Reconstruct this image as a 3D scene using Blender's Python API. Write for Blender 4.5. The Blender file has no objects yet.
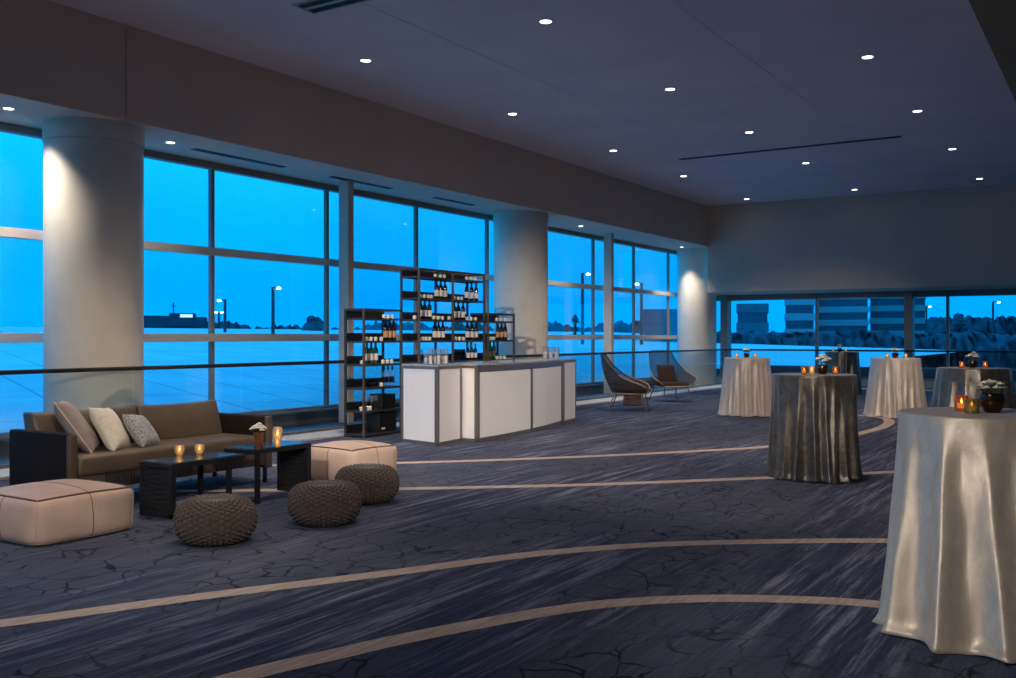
import bpy, bmesh, math, random
from mathutils import Vector, Matrix
R_ = math.radians
C = bpy.context.scene.collection
PI = math.pi
# ------------------------------------------------------------------ calibration (room axes: x = away from the long window wall, y = along it)
F, H, CX, HY = 974.0, 1.46, 508.0, 336.7
YAW = math.atan(617 / 974.0)
S_, C_ = math.sin(YAW), math.cos(YAW)
def room(X, Y): return (X * C_ - Y * S_, X * S_ + Y * C_)
def at(px, Y, z=0.0):
    x, y = room((px - CX) / F * Y, Y); return Vector((x, y, z))
def zat(py, Y): return H + (HY - py) * Y / F
def fl(px, py, z=0.0):
    return at(px, (H - z) * F / (py - HY), z)
def onx(px, x):
    t = (px - CX) / F; return -x * (C_ + t * S_) / (S_ - t * C_)

# ------------------------------------------------------------------ node material helpers
def newmat(name):
    m = bpy.data.materials.new(name); m.use_nodes = True
    nt = m.node_tree; nt.nodes.clear()
    out = nt.nodes.new('ShaderNodeOutputMaterial')
    return m, nt, out
def N(nt, typ, **kw):
    n = nt.nodes.new(typ)
    for k, v in kw.items():
        if k.startswith('i_'):
            n.inputs[k[2:].replace('_', ' ')].default_value = v
        else: setattr(n, k, v)
    return n
def L(nt, a, b): nt.links.new(a, b)
def coords(nt, scale=(1, 1, 1), rot=(0, 0, 0), kind='Object'):
    tc = N(nt, 'ShaderNodeTexCoord'); mp = N(nt, 'ShaderNodeMapping')
    mp.inputs['Scale'].default_value = scale; mp.inputs['Rotation'].default_value = rot
    L(nt, tc.outputs[kind], mp.inputs['Vector']); return mp.outputs['Vector']
def noise(nt, vec, scale, detail=3, rough=0.55):
    n = N(nt, 'ShaderNodeTexNoise'); n.inputs['Scale'].default_value = scale
    n.inputs['Detail'].default_value = detail; n.inputs['Roughness'].default_value = rough
    L(nt, vec, n.inputs['Vector']); return n.outputs['Fac']
def ramp(nt, fac, stops):
    r = N(nt, 'ShaderNodeValToRGB'); el = r.color_ramp.elements
    while len(el) < len(stops): el.new(0.5)
    for e, (p, c) in zip(el, stops):
        e.position = p; e.color = (c[0], c[1], c[2], 1) if not isinstance(c, (int, float)) else (c, c, c, 1)
    L(nt, fac, r.inputs['Fac']); return r.outputs['Color']
def mixc(nt, fac, a, b, mode='MIX'):
    m = N(nt, 'ShaderNodeMix', data_type='RGBA', blend_type=mode)
    if isinstance(fac, (int, float)): m.inputs[0].default_value = fac
    else: L(nt, fac, m.inputs[0])
    for k, v in ((6, a), (7, b)):
        if isinstance(v, (tuple, list)): m.inputs[k].default_value = (v[0], v[1], v[2], 1)
        else: L(nt, v, m.inputs[k])
    return m.outputs[2]
def mth(nt, op, a, b=None):
    m = N(nt, 'ShaderNodeMath', operation=op)
    for k, v in ((0, a), (1, b)):
        if v is None: continue
        if isinstance(v, (int, float)): m.inputs[k].default_value = v
        else: L(nt, v, m.inputs[k])
    return m.outputs[0]
def simple(name, col, rough=0.5, metal=0.0, var=0.12, scale=6.0, bump=0.0, bscale=60.0, spec=0.5, sheen=0.0, stretch=(1, 1, 1)):
    """principled with a gentle procedural tone variation and optional grain bump"""
    m, nt, out = newmat(name)
    p = N(nt, 'ShaderNodeBsdfPrincipled')
    v = coords(nt, stretch)
    c = ramp(nt, noise(nt, v, scale), [(0.3, tuple(x * (1 - var) for x in col)), (0.7, tuple(min(1, x * (1 + var)) for x in col))])
    L(nt, c, p.inputs['Base Color'])
    p.inputs['Roughness'].default_value = rough; p.inputs['Metallic'].default_value = metal
    p.inputs['Specular IOR Level'].default_value = spec
    if sheen: p.inputs['Sheen Weight'].default_value = sheen
    if bump:
        b = N(nt, 'ShaderNodeBump'); b.inputs['Strength'].default_value = bump; b.inputs['Distance'].default_value = 0.01
        L(nt, noise(nt, v, bscale, 4), b.inputs['Height']); L(nt, b.outputs['Normal'], p.inputs['Normal'])
    L(nt, p.outputs[0], out.inputs['Surface']); return m
def emit(name, col, strength):
    m, nt, out = newmat(name); e = N(nt, 'ShaderNodeEmission')
    e.inputs['Color'].default_value = (*col, 1); e.inputs['Strength'].default_value = strength
    L(nt, e.outputs[0], out.inputs['Surface']); return m
def glassy(name, tint, refl=0.06, rough=0.02, opaque=0.0, body=(0.5, 0.5, 0.5), fres=0.55):
    """thin clear glass: tinted transparency plus a mirror layer (and a little haze)"""
    m, nt, out = newmat(name)
    t = N(nt, 'ShaderNodeBsdfTransparent'); t.inputs['Color'].default_value = (*tint, 1)
    g = N(nt, 'ShaderNodeBsdfGlossy'); g.inputs['Roughness'].default_value = rough
    lw = N(nt, 'ShaderNodeLayerWeight'); lw.inputs['Blend'].default_value = 0.25
    f = mth(nt, 'ADD', mth(nt, 'MULTIPLY', lw.outputs['Fresnel'], fres), refl * 0.5)
    mx = N(nt, 'ShaderNodeMixShader'); L(nt, f, mx.inputs[0]); L(nt, t.outputs[0], mx.inputs[1]); L(nt, g.outputs[0], mx.inputs[2])
    if opaque:
        d = N(nt, 'ShaderNodeBsdfPrincipled'); d.inputs['Base Color'].default_value = (*body, 1); d.inputs['Roughness'].default_value = 0.3
        m2 = N(nt, 'ShaderNodeMixShader'); m2.inputs[0].default_value = opaque
        L(nt, mx.outputs[0], m2.inputs[1]); L(nt, d.outputs[0], m2.inputs[2]); L(nt, m2.outputs[0], out.inputs['Surface'])
    else: L(nt, mx.outputs[0], out.inputs['Surface'])
    return m

# ------------------------------------------------------------------ materials
M = {}
M['paint'] = simple('warm_white_paint', (0.68, 0.54, 0.44), 0.75, var=0.04, scale=1.5, spec=0.2)
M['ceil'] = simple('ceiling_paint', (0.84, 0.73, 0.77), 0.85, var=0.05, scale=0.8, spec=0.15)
M['column'] = simple('column_plaster', (0.70, 0.66, 0.58), 0.6, var=0.05, scale=3, spec=0.25)
M['alu'] = simple('brushed_aluminium', (0.62, 0.57, 0.53), 0.5, 0.15, var=0.06, scale=20, stretch=(1, 8, 1))
M['mullion'] = simple('grey_mullion', (0.24, 0.23, 0.23), 0.6, 0.1, var=0.05)
M['stone'] = simple('pale_stone', (0.62, 0.58, 0.52), 0.5, var=0.12, scale=9)
M['darkfloor'] = simple('dark_perimeter_floor', (0.04, 0.05, 0.065), 0.5, var=0.15, scale=4)
M['rail'] = simple('dark_handrail', (0.022, 0.017, 0.017), 0.35, 0.3)
M['steel'] = simple('dark_rack_steel', (0.055, 0.05, 0.047), 0.4, 0.35)
M['brownsteel'] = simple('bronze_rack_steel', (0.13, 0.09, 0.07), 0.42, 0.45)
M['black'] = simple('black_panel', (0.010, 0.009, 0.010), 0.45, stretch=(1, 6, 1))
M['leather'] = simple('brown_leather', (0.110, 0.083, 0.060), 0.42, var=0.14, scale=5, bump=0.12, bscale=90, spec=0.5)
M['leatherdark'] = simple('dark_arm_leather', (0.018, 0.013, 0.012), 0.7, var=0.12, scale=8, spec=0.12, bump=0.1, bscale=120)
M['armbrown'] = simple('arm_front_leather', (0.090, 0.062, 0.046), 0.42, var=0.12, scale=8, bump=0.1, bscale=120)
M['tan'] = simple('tan_pouf_leather', (0.56, 0.41, 0.33), 0.55, var=0.10, scale=4, bump=0.16, bscale=38, spec=0.35)
M['piping'] = simple('dark_piping', (0.09, 0.055, 0.045), 0.55)
M['knit'] = simple('knitted_taupe_wool', (0.076, 0.058, 0.051), 0.95, var=0.22, scale=40, spec=0.1, sheen=0.3)
M['rope'] = simple('woven_dark_rope', (0.020, 0.018, 0.020), 0.6, var=0.3, scale=30, stretch=(1, 1, 6), bump=0.3, bscale=40)
M['taupecloth'] = simple('taupe_cushion_cloth', (0.33, 0.27, 0.25), 0.85, var=0.08, scale=14, bump=0.15, bscale=150, sheen=0.2)
M['creampiping'] = simple('cream_piping', (0.70, 0.60, 0.48), 0.7)
M['brass'] = simple('copper_vase_metal', (0.66, 0.30, 0.13), 0.28, 0.95, var=0.2, scale=30)
M['copperbrown'] = simple('brown_drum', (0.22, 0.12, 0.085), 0.6, var=0.25, scale=6, stretch=(1, 1, 4))
M['wax'] = simple('pale_wax', (0.85, 0.78, 0.66), 0.5)
M['jarfill'] = simple('pink_white_filling', (0.92, 0.84, 0.80), 0.6, var=0.05, scale=40)
M['petal'] = simple('white_petals', (0.82, 0.80, 0.66), 0.7, var=0.1, scale=40)
M['leaf'] = simple('dark_green_leaves', (0.035, 0.07, 0.03), 0.6, var=0.35, scale=30)
M['bowl'] = simple('dark_bronze_bowl', (0.055, 0.030, 0.016), 0.18, 0.7, var=0.4, scale=30)
M['paper'] = simple('pale_label_paper', (0.78, 0.66, 0.60), 0.7, var=0.06, scale=60)
M['amberlabel'] = simple('copper_label_paper', (0.62, 0.30, 0.14), 0.6, var=0.15, scale=60)
M['winered'] = simple('dark_red_wine_glass', (0.012, 0.007, 0.008), 0.12, var=0.2)
M['redcap'] = simple('red_foil', (0.16, 0.012, 0.016), 0.4, 0.3)
M['blackcap'] = simple('black_foil', (0.012, 0.011, 0.012), 0.4)
M['greenbottle'] = simple('green_bottle_glass', (0.010, 0.075, 0.045), 0.1, var=0.2)
M['whitecap'] = simple('white_cap', (0.75, 0.75, 0.75), 0.5)
M['whitepanel'] = simple('white_bar_laminate', (0.86, 0.84, 0.83), 0.45, var=0.015, scale=2, spec=0.3)
M['barframe'] = simple('grey_bar_metal', (0.20, 0.185, 0.175), 0.4, 0.5, var=0.06, scale=10)
M['bartop'] = simple('grey_polished_bartop', (0.40, 0.39, 0.38), 0.16, 0.0, var=0.2, scale=18)
M['tabletop'] = simple('dark_gloss_tabletop', (0.030, 0.030, 0.036), 0.16, var=0.1)
M['tableframe'] = simple('black_table_metal', (0.016, 0.015, 0.017), 0.42)
M['rimtan'] = simple('tan_wicker_rim', (0.36, 0.25, 0.16), 0.6, var=0.2, scale=60)
M['chairdark'] = simple('dark_chair_metal', (0.035, 0.028, 0.028), 0.45, 0.3)
M['chairleg'] = simple('bronze_chair_legs', (0.14, 0.11, 0.09), 0.4, 0.6)
M['cushion'] = simple('maroon_brown_cushion', (0.040, 0.020, 0.018), 0.9, var=0.1, scale=10, bump=0.1)
M['slot'] = simple('black_slot', (0.008, 0.009, 0.012), 0.7)
M['trimring'] = simple('white_downlight_trim', (0.45, 0.44, 0.44), 0.5)
M['lens'] = emit('downlight_lens', (1.0, 0.90, 0.80), 9.0)
M['flame'] = emit('candle_glow', (1.0, 0.62, 0.28), 14.0)
M['litwax'] = simple('glowing_wax', (0.9, 0.78, 0.58), 0.5)
lp = [n for n in M['litwax'].node_tree.nodes if n.type == 'BSDF_PRINCIPLED'][0]; lp.inputs['Emission Color'].default_value = (1.0, 0.68, 0.36, 1); lp.inputs['Emission Strength'].default_value = 0.9
M['whiteglow'] = emit('tealight_glow', (1.0, 0.88, 0.80), 2.2)
M['lampglow'] = emit('street_lamp_glow', (0.75, 0.95, 1.0), 8.0)
M['window_light'] = emit('lit_window', (0.55, 0.80, 1.0), 1.3)
M['pane'] = glassy('window_glass', (0.95, 0.98, 1.0), 0.02, 0.01, fres=0.22)
M['railglass'] = glassy('railing_glass', (0.88, 0.93, 0.95), 0.03, 0.01, fres=0.25)
M['jar'] = glassy('clear_jar_glass', (0.93, 0.93, 0.93), 0.14, 0.04, 0.06, (0.9, 0.88, 0.86))
M['smoke'] = glassy('smoked_glass', (0.28, 0.26, 0.26), 0.2, 0.04)
M['mercury'] = glassy('gold_mercury_glass', (0.95, 0.80, 0.55), 0.25, 0.2, 0.35, (0.85, 0.72, 0.5))
M['amber'] = glassy('amber_glass', (0.96, 0.62, 0.34), 0.2, 0.05, 0.22, (0.6, 0.27, 0.10))
M['olive'] = glassy('olive_gold_glass', (0.62, 0.50, 0.16), 0.5, 0.12, 0.4, (0.30, 0.22, 0.05))
M['asphalt'] = simple('outdoor_ground', (0.06, 0.075, 0.07), 0.9, var=0.3, scale=0.4)
M['tree'] = simple('dusk_foliage', (0.055, 0.075, 0.10), 0.95, var=0.4, scale=0.8)
M['bark'] = simple('dusk_bark', (0.04, 0.035, 0.03), 0.9)
M['bldpale'] = simple('pale_concrete_band', (0.30, 0.32, 0.35), 0.8, var=0.08, scale=0.4)
M['blddark'] = simple('dark_building_glass', (0.035, 0.06, 0.10), 0.3, var=0.25, scale=0.5)
M['bldmid'] = simple('grey_building_wall', (0.09, 0.11, 0.14), 0.8, var=0.2, scale=0.3)
M['pole'] = simple('lamp_post_metal', (0.05, 0.055, 0.06), 0.5, 0.4)

def satin(name, col, dark, metal=0.35, rough=0.36):
    m, nt, out = newmat(name); p = N(nt, 'ShaderNodeBsdfPrincipled')
    v = coords(nt, (1, 1, 0.55))
    n1 = noise(nt, v, 34, 5, 0.7); n2 = noise(nt, v, 9, 3)
    f = mth(nt, 'MULTIPLY', n1, n2)
    L(nt, ramp(nt, f, [(0.12, dark), (0.42, col)]), p.inputs['Base Color'])
    L(nt, ramp(nt, n1, [(0.3, rough - 0.08), (0.7, rough + 0.12)]), p.inputs['Roughness'])
    p.inputs['Metallic'].default_value = metal; p.inputs['Sheen Weight'].default_value = 0.15
    b = N(nt, 'ShaderNodeBump'); b.inputs['Strength'].default_value = 0.22; b.inputs['Distance'].default_value = 0.008
    L(nt, n1, b.inputs['Height']); L(nt, b.outputs['Normal'], p.inputs['Normal'])
    L(nt, p.outputs[0], out.inputs['Surface']); return m
M['silver'] = satin('silver_champagne_satin', (0.64, 0.56, 0.46), (0.46, 0.40, 0.33), 0.30, 0.40)
M['champagne'] = satin('pale_champagne_satin', (0.72, 0.60, 0.50), (0.56, 0.46, 0.38), 0.3, 0.42)
M['bronze'] = satin('dark_pewter_satin', (0.20, 0.175, 0.145), (0.075, 0.064, 0.054), 0.65, 0.33)

def mat_pattern_cushion():
    m, nt, out = newmat('grey_speckled_weave'); p = N(nt, 'ShaderNodeBsdfPrincipled')
    v = coords(nt); vo = N(nt, 'ShaderNodeTexVoronoi'); vo.inputs['Scale'].default_value = 62; L(nt, v, vo.inputs['Vector'])
    L(nt, ramp(nt, vo.outputs['Distance'], [(0.25, (0.16, 0.18, 0.20)), (0.6, (0.44, 0.46, 0.47))]), p.inputs['Base Color'])
    p.inputs['Roughness'].default_value = 0.85; L(nt, p.outputs[0], out.inputs['Surface']); return m
M['speckle'] = mat_pattern_cushion()
def mat_sequin():
    m, nt, out = newmat('cream_textured_cloth'); p = N(nt, 'ShaderNodeBsdfPrincipled')
    v = coords(nt); n1 = noise(nt, v, 26, 5, 0.7)
    L(nt, ramp(nt, n1, [(0.3, (0.74, 0.67, 0.54)), (0.7, (0.95, 0.90, 0.80))]), p.inputs['Base Color'])
    p.inputs['Roughness'].default_value = 0.6; b = N(nt, 'ShaderNodeBump'); b.inputs['Strength'].default_value = 0.7; b.inputs['Distance'].default_value = 0.012
    L(nt, n1, b.inputs['Height']); L(nt, b.outputs['Normal'], p.inputs['Normal'])
    L(nt, p.outputs[0], out.inputs['Surface']); return m
M['cream'] = mat_sequin()
def mat_mesh_weave():
    m, nt, out = newmat('open_brown_weave'); p = N(nt, 'ShaderNodeBsdfPrincipled')
    p.inputs['Base Color'].default_value = (0.045, 0.032, 0.028, 1); p.inputs['Roughness'].default_value = 0.7
    t = N(nt, 'ShaderNodeBsdfTransparent')
    v = coords(nt, (1, 1, 1)); w1 = N(nt, 'ShaderNodeTexWave', bands_direction='Z'); w1.inputs['Scale'].default_value = 22
    w2 = N(nt, 'ShaderNodeTexWave', bands_direction='DIAGONAL'); w2.inputs['Scale'].default_value = 17
    L(nt, v, w1.inputs['Vector']); L(nt, v, w2.inputs['Vector'])
    f = mth(nt, 'GREATER_THAN', mth(nt, 'MAXIMUM', w1.outputs['Fac'], w2.outputs['Fac']), 0.80)
    mx = N(nt, 'ShaderNodeMixShader'); L(nt, f, mx.inputs[0]); L(nt, t.outputs[0], mx.inputs[1]); L(nt, p.outputs[0], mx.inputs[2])
    L(nt, mx.outputs[0], out.inputs['Surface']); return m
M['weave'] = mat_mesh_weave()
def mat_carpet():
    m, nt, out = newmat('patterned_blue_carpet'); p = N(nt, 'ShaderNodeBsdfPrincipled')
    base = coords(nt, (1, 1, 1)); st = coords(nt, (1.0, 0.045, 1), (0, 0, R_(4)))
    n_big = noise(nt, coords(nt, (0.8, 0.28, 1), (0, 0, R_(6))), 1.1, 3)
    n_st = noise(nt, st, 12, 6, 0.8); n_fine = noise(nt, st, 60, 3, 0.7)
    col = ramp(nt, n_st, [(0.34, (0.016, 0.024, 0.060)), (0.50, (0.052, 0.064, 0.125)), (0.67, (0.27, 0.29, 0.38))])
    zone = ramp(nt, noise(nt, coords(nt, (0.9, 0.30, 1), (0, 0, R_(6))), 0.85, 4, 0.6), [(0.44, 0.0), (0.53, 1.0)])
    flat = ramp(nt, n_big, [(0.35, (0.050, 0.063, 0.104)), (0.65, (0.096, 0.112, 0.165))])
    col = mixc(nt, mth(nt, 'MULTIPLY', zone, 0.85), col, flat)
    col = mixc(nt, 0.45, col, ramp(nt, n_fine, [(0.34, (0.45, 0.45, 0.48)), (0.66, (1.5, 1.5, 1.45))]), 'MULTIPLY')
    # branching crack lines, in patches
    wv = N(nt, 'ShaderNodeVectorMath', operation='ADD')
    nz = N(nt, 'ShaderNodeTexNoise'); nz.inputs['Scale'].default_value = 3.0; L(nt, base, nz.inputs['Vector'])
    sc = N(nt, 'ShaderNodeVectorMath', operation='SCALE'); sc.inputs['Scale'].default_value = 0.35; L(nt, nz.outputs['Color'], sc.inputs[0])
    L(nt, base, wv.inputs[0]); L(nt, sc.outputs[0], wv.inputs[1])
    mp = N(nt, 'ShaderNodeMapping'); mp.inputs['Scale'].default_value = (1.25, 0.85, 1); L(nt, wv.outputs[0], mp.inputs['Vector'])
    vo = N(nt, 'ShaderNodeTexVoronoi', feature='DISTANCE_TO_EDGE'); vo.inputs['Scale'].default_value = 3.6; L(nt, mp.outputs[0], vo.inputs['Vector'])
    line = ramp(nt, vo.outputs['Distance'], [(0.014, 1.0), (0.040, 0.0)])
    patch = zone
    brk = ramp(nt, noise(nt, base, 2.2, 2), [(0.36, 0.25), (0.55, 1.0)])
    fac = mth(nt, 'MULTIPLY', mth(nt, 'MULTIPLY', line, patch), mth(nt, 'MULTIPLY', brk, 0.95))
    col = mixc(nt, fac, col, (0.012, 0.013, 0.022))
    L(nt, col, p.inputs['Base Color']); p.inputs['Roughness'].default_value = 0.95; p.inputs['Specular IOR Level'].default_value = 0.15
    b = N(nt, 'ShaderNodeBump'); b.inputs['Strength'].default_value = 0.25; b.inputs['Distance'].default_value = 0.004
    L(nt, noise(nt, base, 260, 2), b.inputs['Height']); L(nt, b.outputs['Normal'], p.inputs['Normal'])
    L(nt, p.outputs[0], out.inputs['Surface']); return m
M['carpet'] = mat_carpet()
def mat_stripe():
    m, nt, out = newmat('sand_carpet_stripe'); p = N(nt, 'ShaderNodeBsdfPrincipled')
    st = coords(nt, (1.0, 0.10, 1), (0, 0, R_(4)))
    L(nt, ramp(nt, noise(nt, st, 30, 4, 0.7), [(0.3, (0.36, 0.29, 0.25)), (0.7, (0.62, 0.52, 0.46))]), p.inputs['Base Color'])
    p.inputs['Roughness'].default_value = 0.95; p.inputs['Specular IOR Level'].default_value = 0.15
    L(nt, p.outputs[0], out.inputs['Surface']); return m
M['stripe'] = mat_stripe()
def mat_roof():
    m, nt, out = newmat('pale_flat_roof'); p = N(nt, 'ShaderNodeBsdfPrincipled')
    v = coords(nt, (1, 1, 1), (0, 0, R_(24)))
    br = N(nt, 'ShaderNodeTexBrick'); br.inputs['Scale'].default_value = 1.0
    br.inputs['Color1'].default_value = (0.78, 0.78, 0.78, 1); br.inputs['Color2'].default_value = (0.72, 0.72, 0.72, 1); br.inputs['Mortar'].default_value = (0.42, 0.42, 0.42, 1)
    br.inputs['Mortar Size'].default_value = 0.028; br.inputs['Brick Width'].default_value = 4.2; br.inputs['Row Height'].default_value = 1.5
    L(nt, v, br.inputs['Vector'])
    n = noise(nt, v, 0.5, 4)
    L(nt, mixc(nt, 0.5, br.outputs['Color'], ramp(nt, n, [(0.3, 0.72), (0.7, 1.1)]), 'MULTIPLY'), p.inputs['Base Color'])
    p.inputs['Roughness'].default_value = 0.8; L(nt, p.outputs[0], out.inputs['Surface']); return m
M['roof'] = mat_roof()

# ------------------------------------------------------------------ mesh builder
class MB:
    def __init__(self): self.bm = bmesh.new(); self.mi = 0
    def _f(self, vs):
        try: f = self.bm.faces.new(vs); f.material_index = self.mi; return f
        except ValueError: return None
    def box(self, x0, x1, y0, y1, z0, z1, bev=0.0, seg=2):
        return self.prism([(x0, y0), (x1, y0), (x1, y1), (x0, y1)], z0, z1, bev, seg)
    def prism(self, poly, z0, z1, bev=0.0, seg=2):
        a = [self.bm.verts.new((x, y, z0)) for x, y in poly]; b = [self.bm.verts.new((x, y, z1)) for x, y in poly]
        n = len(poly); fs = [self._f(a[::-1]), self._f(b)]
        for i in range(n): fs.append(self._f([a[i], a[(i + 1) % n], b[(i + 1) % n], b[i]]))
        if bev:
            es = {e for f in fs if f for e in f.edges}
            bmesh.ops.bevel(self.bm, geom=list(es), offset=bev, segments=seg, affect='EDGES', profile=0.5)
        return self
    def tube(self, pts, r, seg=10, closed=False, cap=True):
        pts = [Vector(p) for p in pts]; n = len(pts); rings = []
        up = None
        for i, p in enumerate(pts):
            if closed: d = (pts[(i + 1) % n] - pts[i - 1])
            else: d = pts[min(i + 1, n - 1)] - pts[max(i - 1, 0)]
            d.normalize()
            if up is None: up = Vector((0, 0, 1)) if abs(d.z) < 0.9 else Vector((1, 0, 0))
            u = up - d * up.dot(d)
            if u.length < 1e-5: u = Vector((1, 0, 0)) - d * d.x
            u.normalize(); w = d.cross(u); up = u
            rr = r[i] if isinstance(r, (list, tuple)) else r
            rings.append([self.bm.verts.new(p + (u * math.cos(2 * PI * k / seg) + w * math.sin(2 * PI * k / seg)) * rr) for k in range(seg)])
        m = n if closed else n - 1
        for i in range(m):
            a, b = rings[i], rings[(i + 1) % n]
            for k in range(seg): self._f([a[k], a[(k + 1) % seg], b[(k + 1) % seg], b[k]])
        if cap and not closed: self._f(rings[0][::-1]); self._f(rings[-1])
        return self
    def lathe(self, prof, seg=20, c=(0, 0, 0)):
        rings = []
        for r, z in prof:
            if r < 1e-6: rings.append([self.bm.verts.new((c[0], c[1], c[2] + z))])
            else: rings.append([self.bm.verts.new((c[0] + r * math.cos(2 * PI * k / seg), c[1] + r * math.sin(2 * PI * k / seg), c[2] + z)) for k in range(seg)])
        for a, b in zip(rings, rings[1:]):
            if len(a) == 1 and len(b) == 1: continue
            for k in range(seg):
                k2 = (k + 1) % seg
                if len(a) == 1: self._f([a[0], b[k2], b[k]])
                elif len(b) == 1: self._f([a[k], a[k2], b[0]])
                else: self._f([a[k], a[k2], b[k2], b[k]])
        return self
    def grid(self, rows, wrap=False):
        vs = [[self.bm.verts.new(p) for p in row] for row in rows]
        for a, b in zip(vs, vs[1:]):
            n = len(a)
            for k in range(n if wrap else n - 1): self._f([a[k], a[(k + 1) % n], b[(k + 1) % n], b[k]])
        return vs
    def ball(self, c, r, sub=2, sz=(1, 1, 1), jit=0, rnd=None):
        g = bmesh.ops.create_icosphere(self.bm, subdivisions=sub, radius=1.0)
        for v in g['verts']:
            k = 1 + (rnd.uniform(-jit, jit) if jit else 0)
            v.co = Vector((v.co.x * r * sz[0] * k + c[0], v.co.y * r * sz[1] * k + c[1], v.co.z * r * sz[2] * k + c[2]))
        return self
    def build(self, name, mat, parent=None, smooth=True, loc=None, angle=40):
        bmesh.ops.recalc_face_normals(self.bm, faces=self.bm.faces[:])
        me = bpy.data.meshes.new(name); self.bm.to_mesh(me); self.bm.free()
        for mm in (mat if isinstance(mat, (list, tuple)) else [mat]): me.materials.append(mm)
        if smooth:
            me.shade_smooth()
            try: me.set_sharp_from_angle(angle=R_(angle))
            except Exception: pass
        o = bpy.data.objects.new(name, me); C.objects.link(o)
        if parent: o.parent = parent
        if loc: o.location = loc
        return o
def tag(o, label, cat, group=None, kind=None):
    o['label'] = label; o['category'] = cat
    if group: o['group'] = group
    if kind: o['kind'] = kind
    return o
def thing(name, label, cat, loc=(0, 0, 0), rz=0.0, group=None):
    o = bpy.data.objects.new(name, None); C.objects.link(o); o.empty_display_size = 0.1
    o.location = loc; o.rotation_euler = (0, 0, rz)
    return tag(o, label, cat, group)
def struct(o): o['kind'] = 'structure'; return o
def dup(root, loc, rz=None, label=None, scale=None):
    r = root.copy(); C.objects.link(r); r.location = loc
    if rz is not None: r.rotation_euler = (0, 0, rz)
    if scale: r.scale = (scale,) * 3
    if label: r['label'] = label
    for ch in list(root.children):
        c = ch.copy(); C.objects.link(c); c.parent = r
        for g in list(ch.children):
            d = g.copy(); C.objects.link(d); d.parent = c
    return r
def cr(pts, n=8):
    """Catmull-Rom through points"""
    P = [Vector(p) for p in pts]; out = []
    for i in range(len(P) - 1):
        p0 = P[i - 1] if i else P[0] * 2 - P[1]; p1, p2 = P[i], P[i + 1]
        p3 = P[i + 2] if i + 2 < len(P) else P[-1] * 2 - P[-2]
        for k in range(n):
            t = k / n
            out.append(0.5 * ((2 * p1) + (p2 - p0) * t + (2 * p0 - 5 * p1 + 4 * p2 - p3) * t * t + (-p0 + 3 * p1 - 3 * p2 + p3) * t ** 3))
    out.append(P[-1]); return out

# ================================================================== THE ROOM
XW, XB, XR = -11.72, -10.3, 5.0        # glazing plane, beam face / railing plane, right wall
YB, YG, YN = 27.15, 29.2, -6.0          # back header face, back glazing, wall behind the camera
ZC, ZS = 5.27, 4.10
# --- floor with its woven-in sand stripes
b = MB(); b.box(-9.68, XR + 0.2, YN - 0.2, 28.05, -0.12, 0.0)
def ribbon(pts, w):
    P = cr([(p[0], p[1], 0) for p in pts], 10); l, r = [], []
    for i, p in enumerate(P):
        d = (P[min(i + 1, len(P) - 1)] - P[max(i - 1, 0)]).normalized(); n = Vector((-d.y, d.x, 0))
        l.append(p + n * w / 2 + Vector((0, 0, 0.003))); r.append(p - n * w / 2 + Vector((0, 0, 0.003)))
    b.mi = 1; b.grid([l, r]); b.mi = 0
def fp(*q): return [fl(px, py).to_tuple() for px, py in q]
ribbon(fp((-160, 642), (0, 624), (200, 597), (400, 572), (520, 556), (620, 547), (700, 543.3), (790, 541.5), (880, 541), (1000, 543), (1100, 547)), 0.150)
ribbon(fp((60, 730), (245, 676), (330, 656), (400, 640), (480, 624), (560, 610), (620, 603), (700, 599), (780, 599.5), (870, 604), (980, 618), (1100, 650)), 0.150)
ribbon(fp((150, 466), (270, 465.5), (400, 463), (500, 460), (600, 456), (700, 451), (765, 447), (830, 439.5), (868, 431.5), (885, 426), (889, 421), (880, 417.5), (850, 414.5)), 0.17)
ribbon(fp((0, 489), (100, 490.5), (200, 491), (395, 489), (500, 487), (600, 484.5), (765, 478), (895, 472), (1050, 463)), 0.16)
struct(b.build('floor', [M['carpet'], M['stripe']], smooth=False))
# perimeter strip beyond the railing (dark stone) and the pale kerb the railing stands in
b = MB(); b.box(-11.95, -10.42, YN, 29.5, -0.12, 0.0); b.box(-10.42, XR + 0.2, 28.6, 29.5, -0.12, 0.0)
struct(b.build('floor_edge', M['darkfloor'], smooth=False))
b = MB(); b.box(-10.42, -9.68, YN, 28.6, -0.12, 0.03, 0.006); b.box(-9.68, XR + 0.2, 28.05, 28.6, -0.12, 0.03, 0.006)
struct(b.build('trim_1', M['stone'], smooth=False))
# --- ceilings, beam, soffit
b = MB(); seam = 0.004
for x0, x1 in ((-10.32, -7.35 - seam), (-7.35 + seam, -4.34 - seam), (-4.34 + seam, -1.36)):
    b.box(x0, x1, YN, YB + 0.1, ZC, ZC + 0.15)
b.box(-10.3, -1.36, YN, YB + 0.1, ZC + 0.006, ZC + 0.16)
struct(b.build('ceiling', M['ceil'], smooth=False))
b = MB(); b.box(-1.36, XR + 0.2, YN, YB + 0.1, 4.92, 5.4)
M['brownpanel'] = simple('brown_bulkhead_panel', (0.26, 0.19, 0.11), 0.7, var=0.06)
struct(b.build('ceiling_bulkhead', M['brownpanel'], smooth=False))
# long beam above the windows: face panels meet in open seams
b = MB(); seams = [YN, onx(126, XB), onx(126, XB) + 10.3, onx(126, XB) + 20.6, YB + 0.05]
for y0, y1 in zip(seams, seams[1:]):
    b.box(XB - 0.12, XB, y0 + 0.007, y1 - 0.007, ZS - 0.0, ZC + 0.1)
b.box(-12.0, XB - 0.03, YN, 29.6, ZS + 0.01, ZC + 0.12)
b.box(-12.0, XB - 0.12, YN, 29.6, ZS, ZS + 0.05)
struct(b.build('wall_left', M['paint'], smooth=False))
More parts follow.
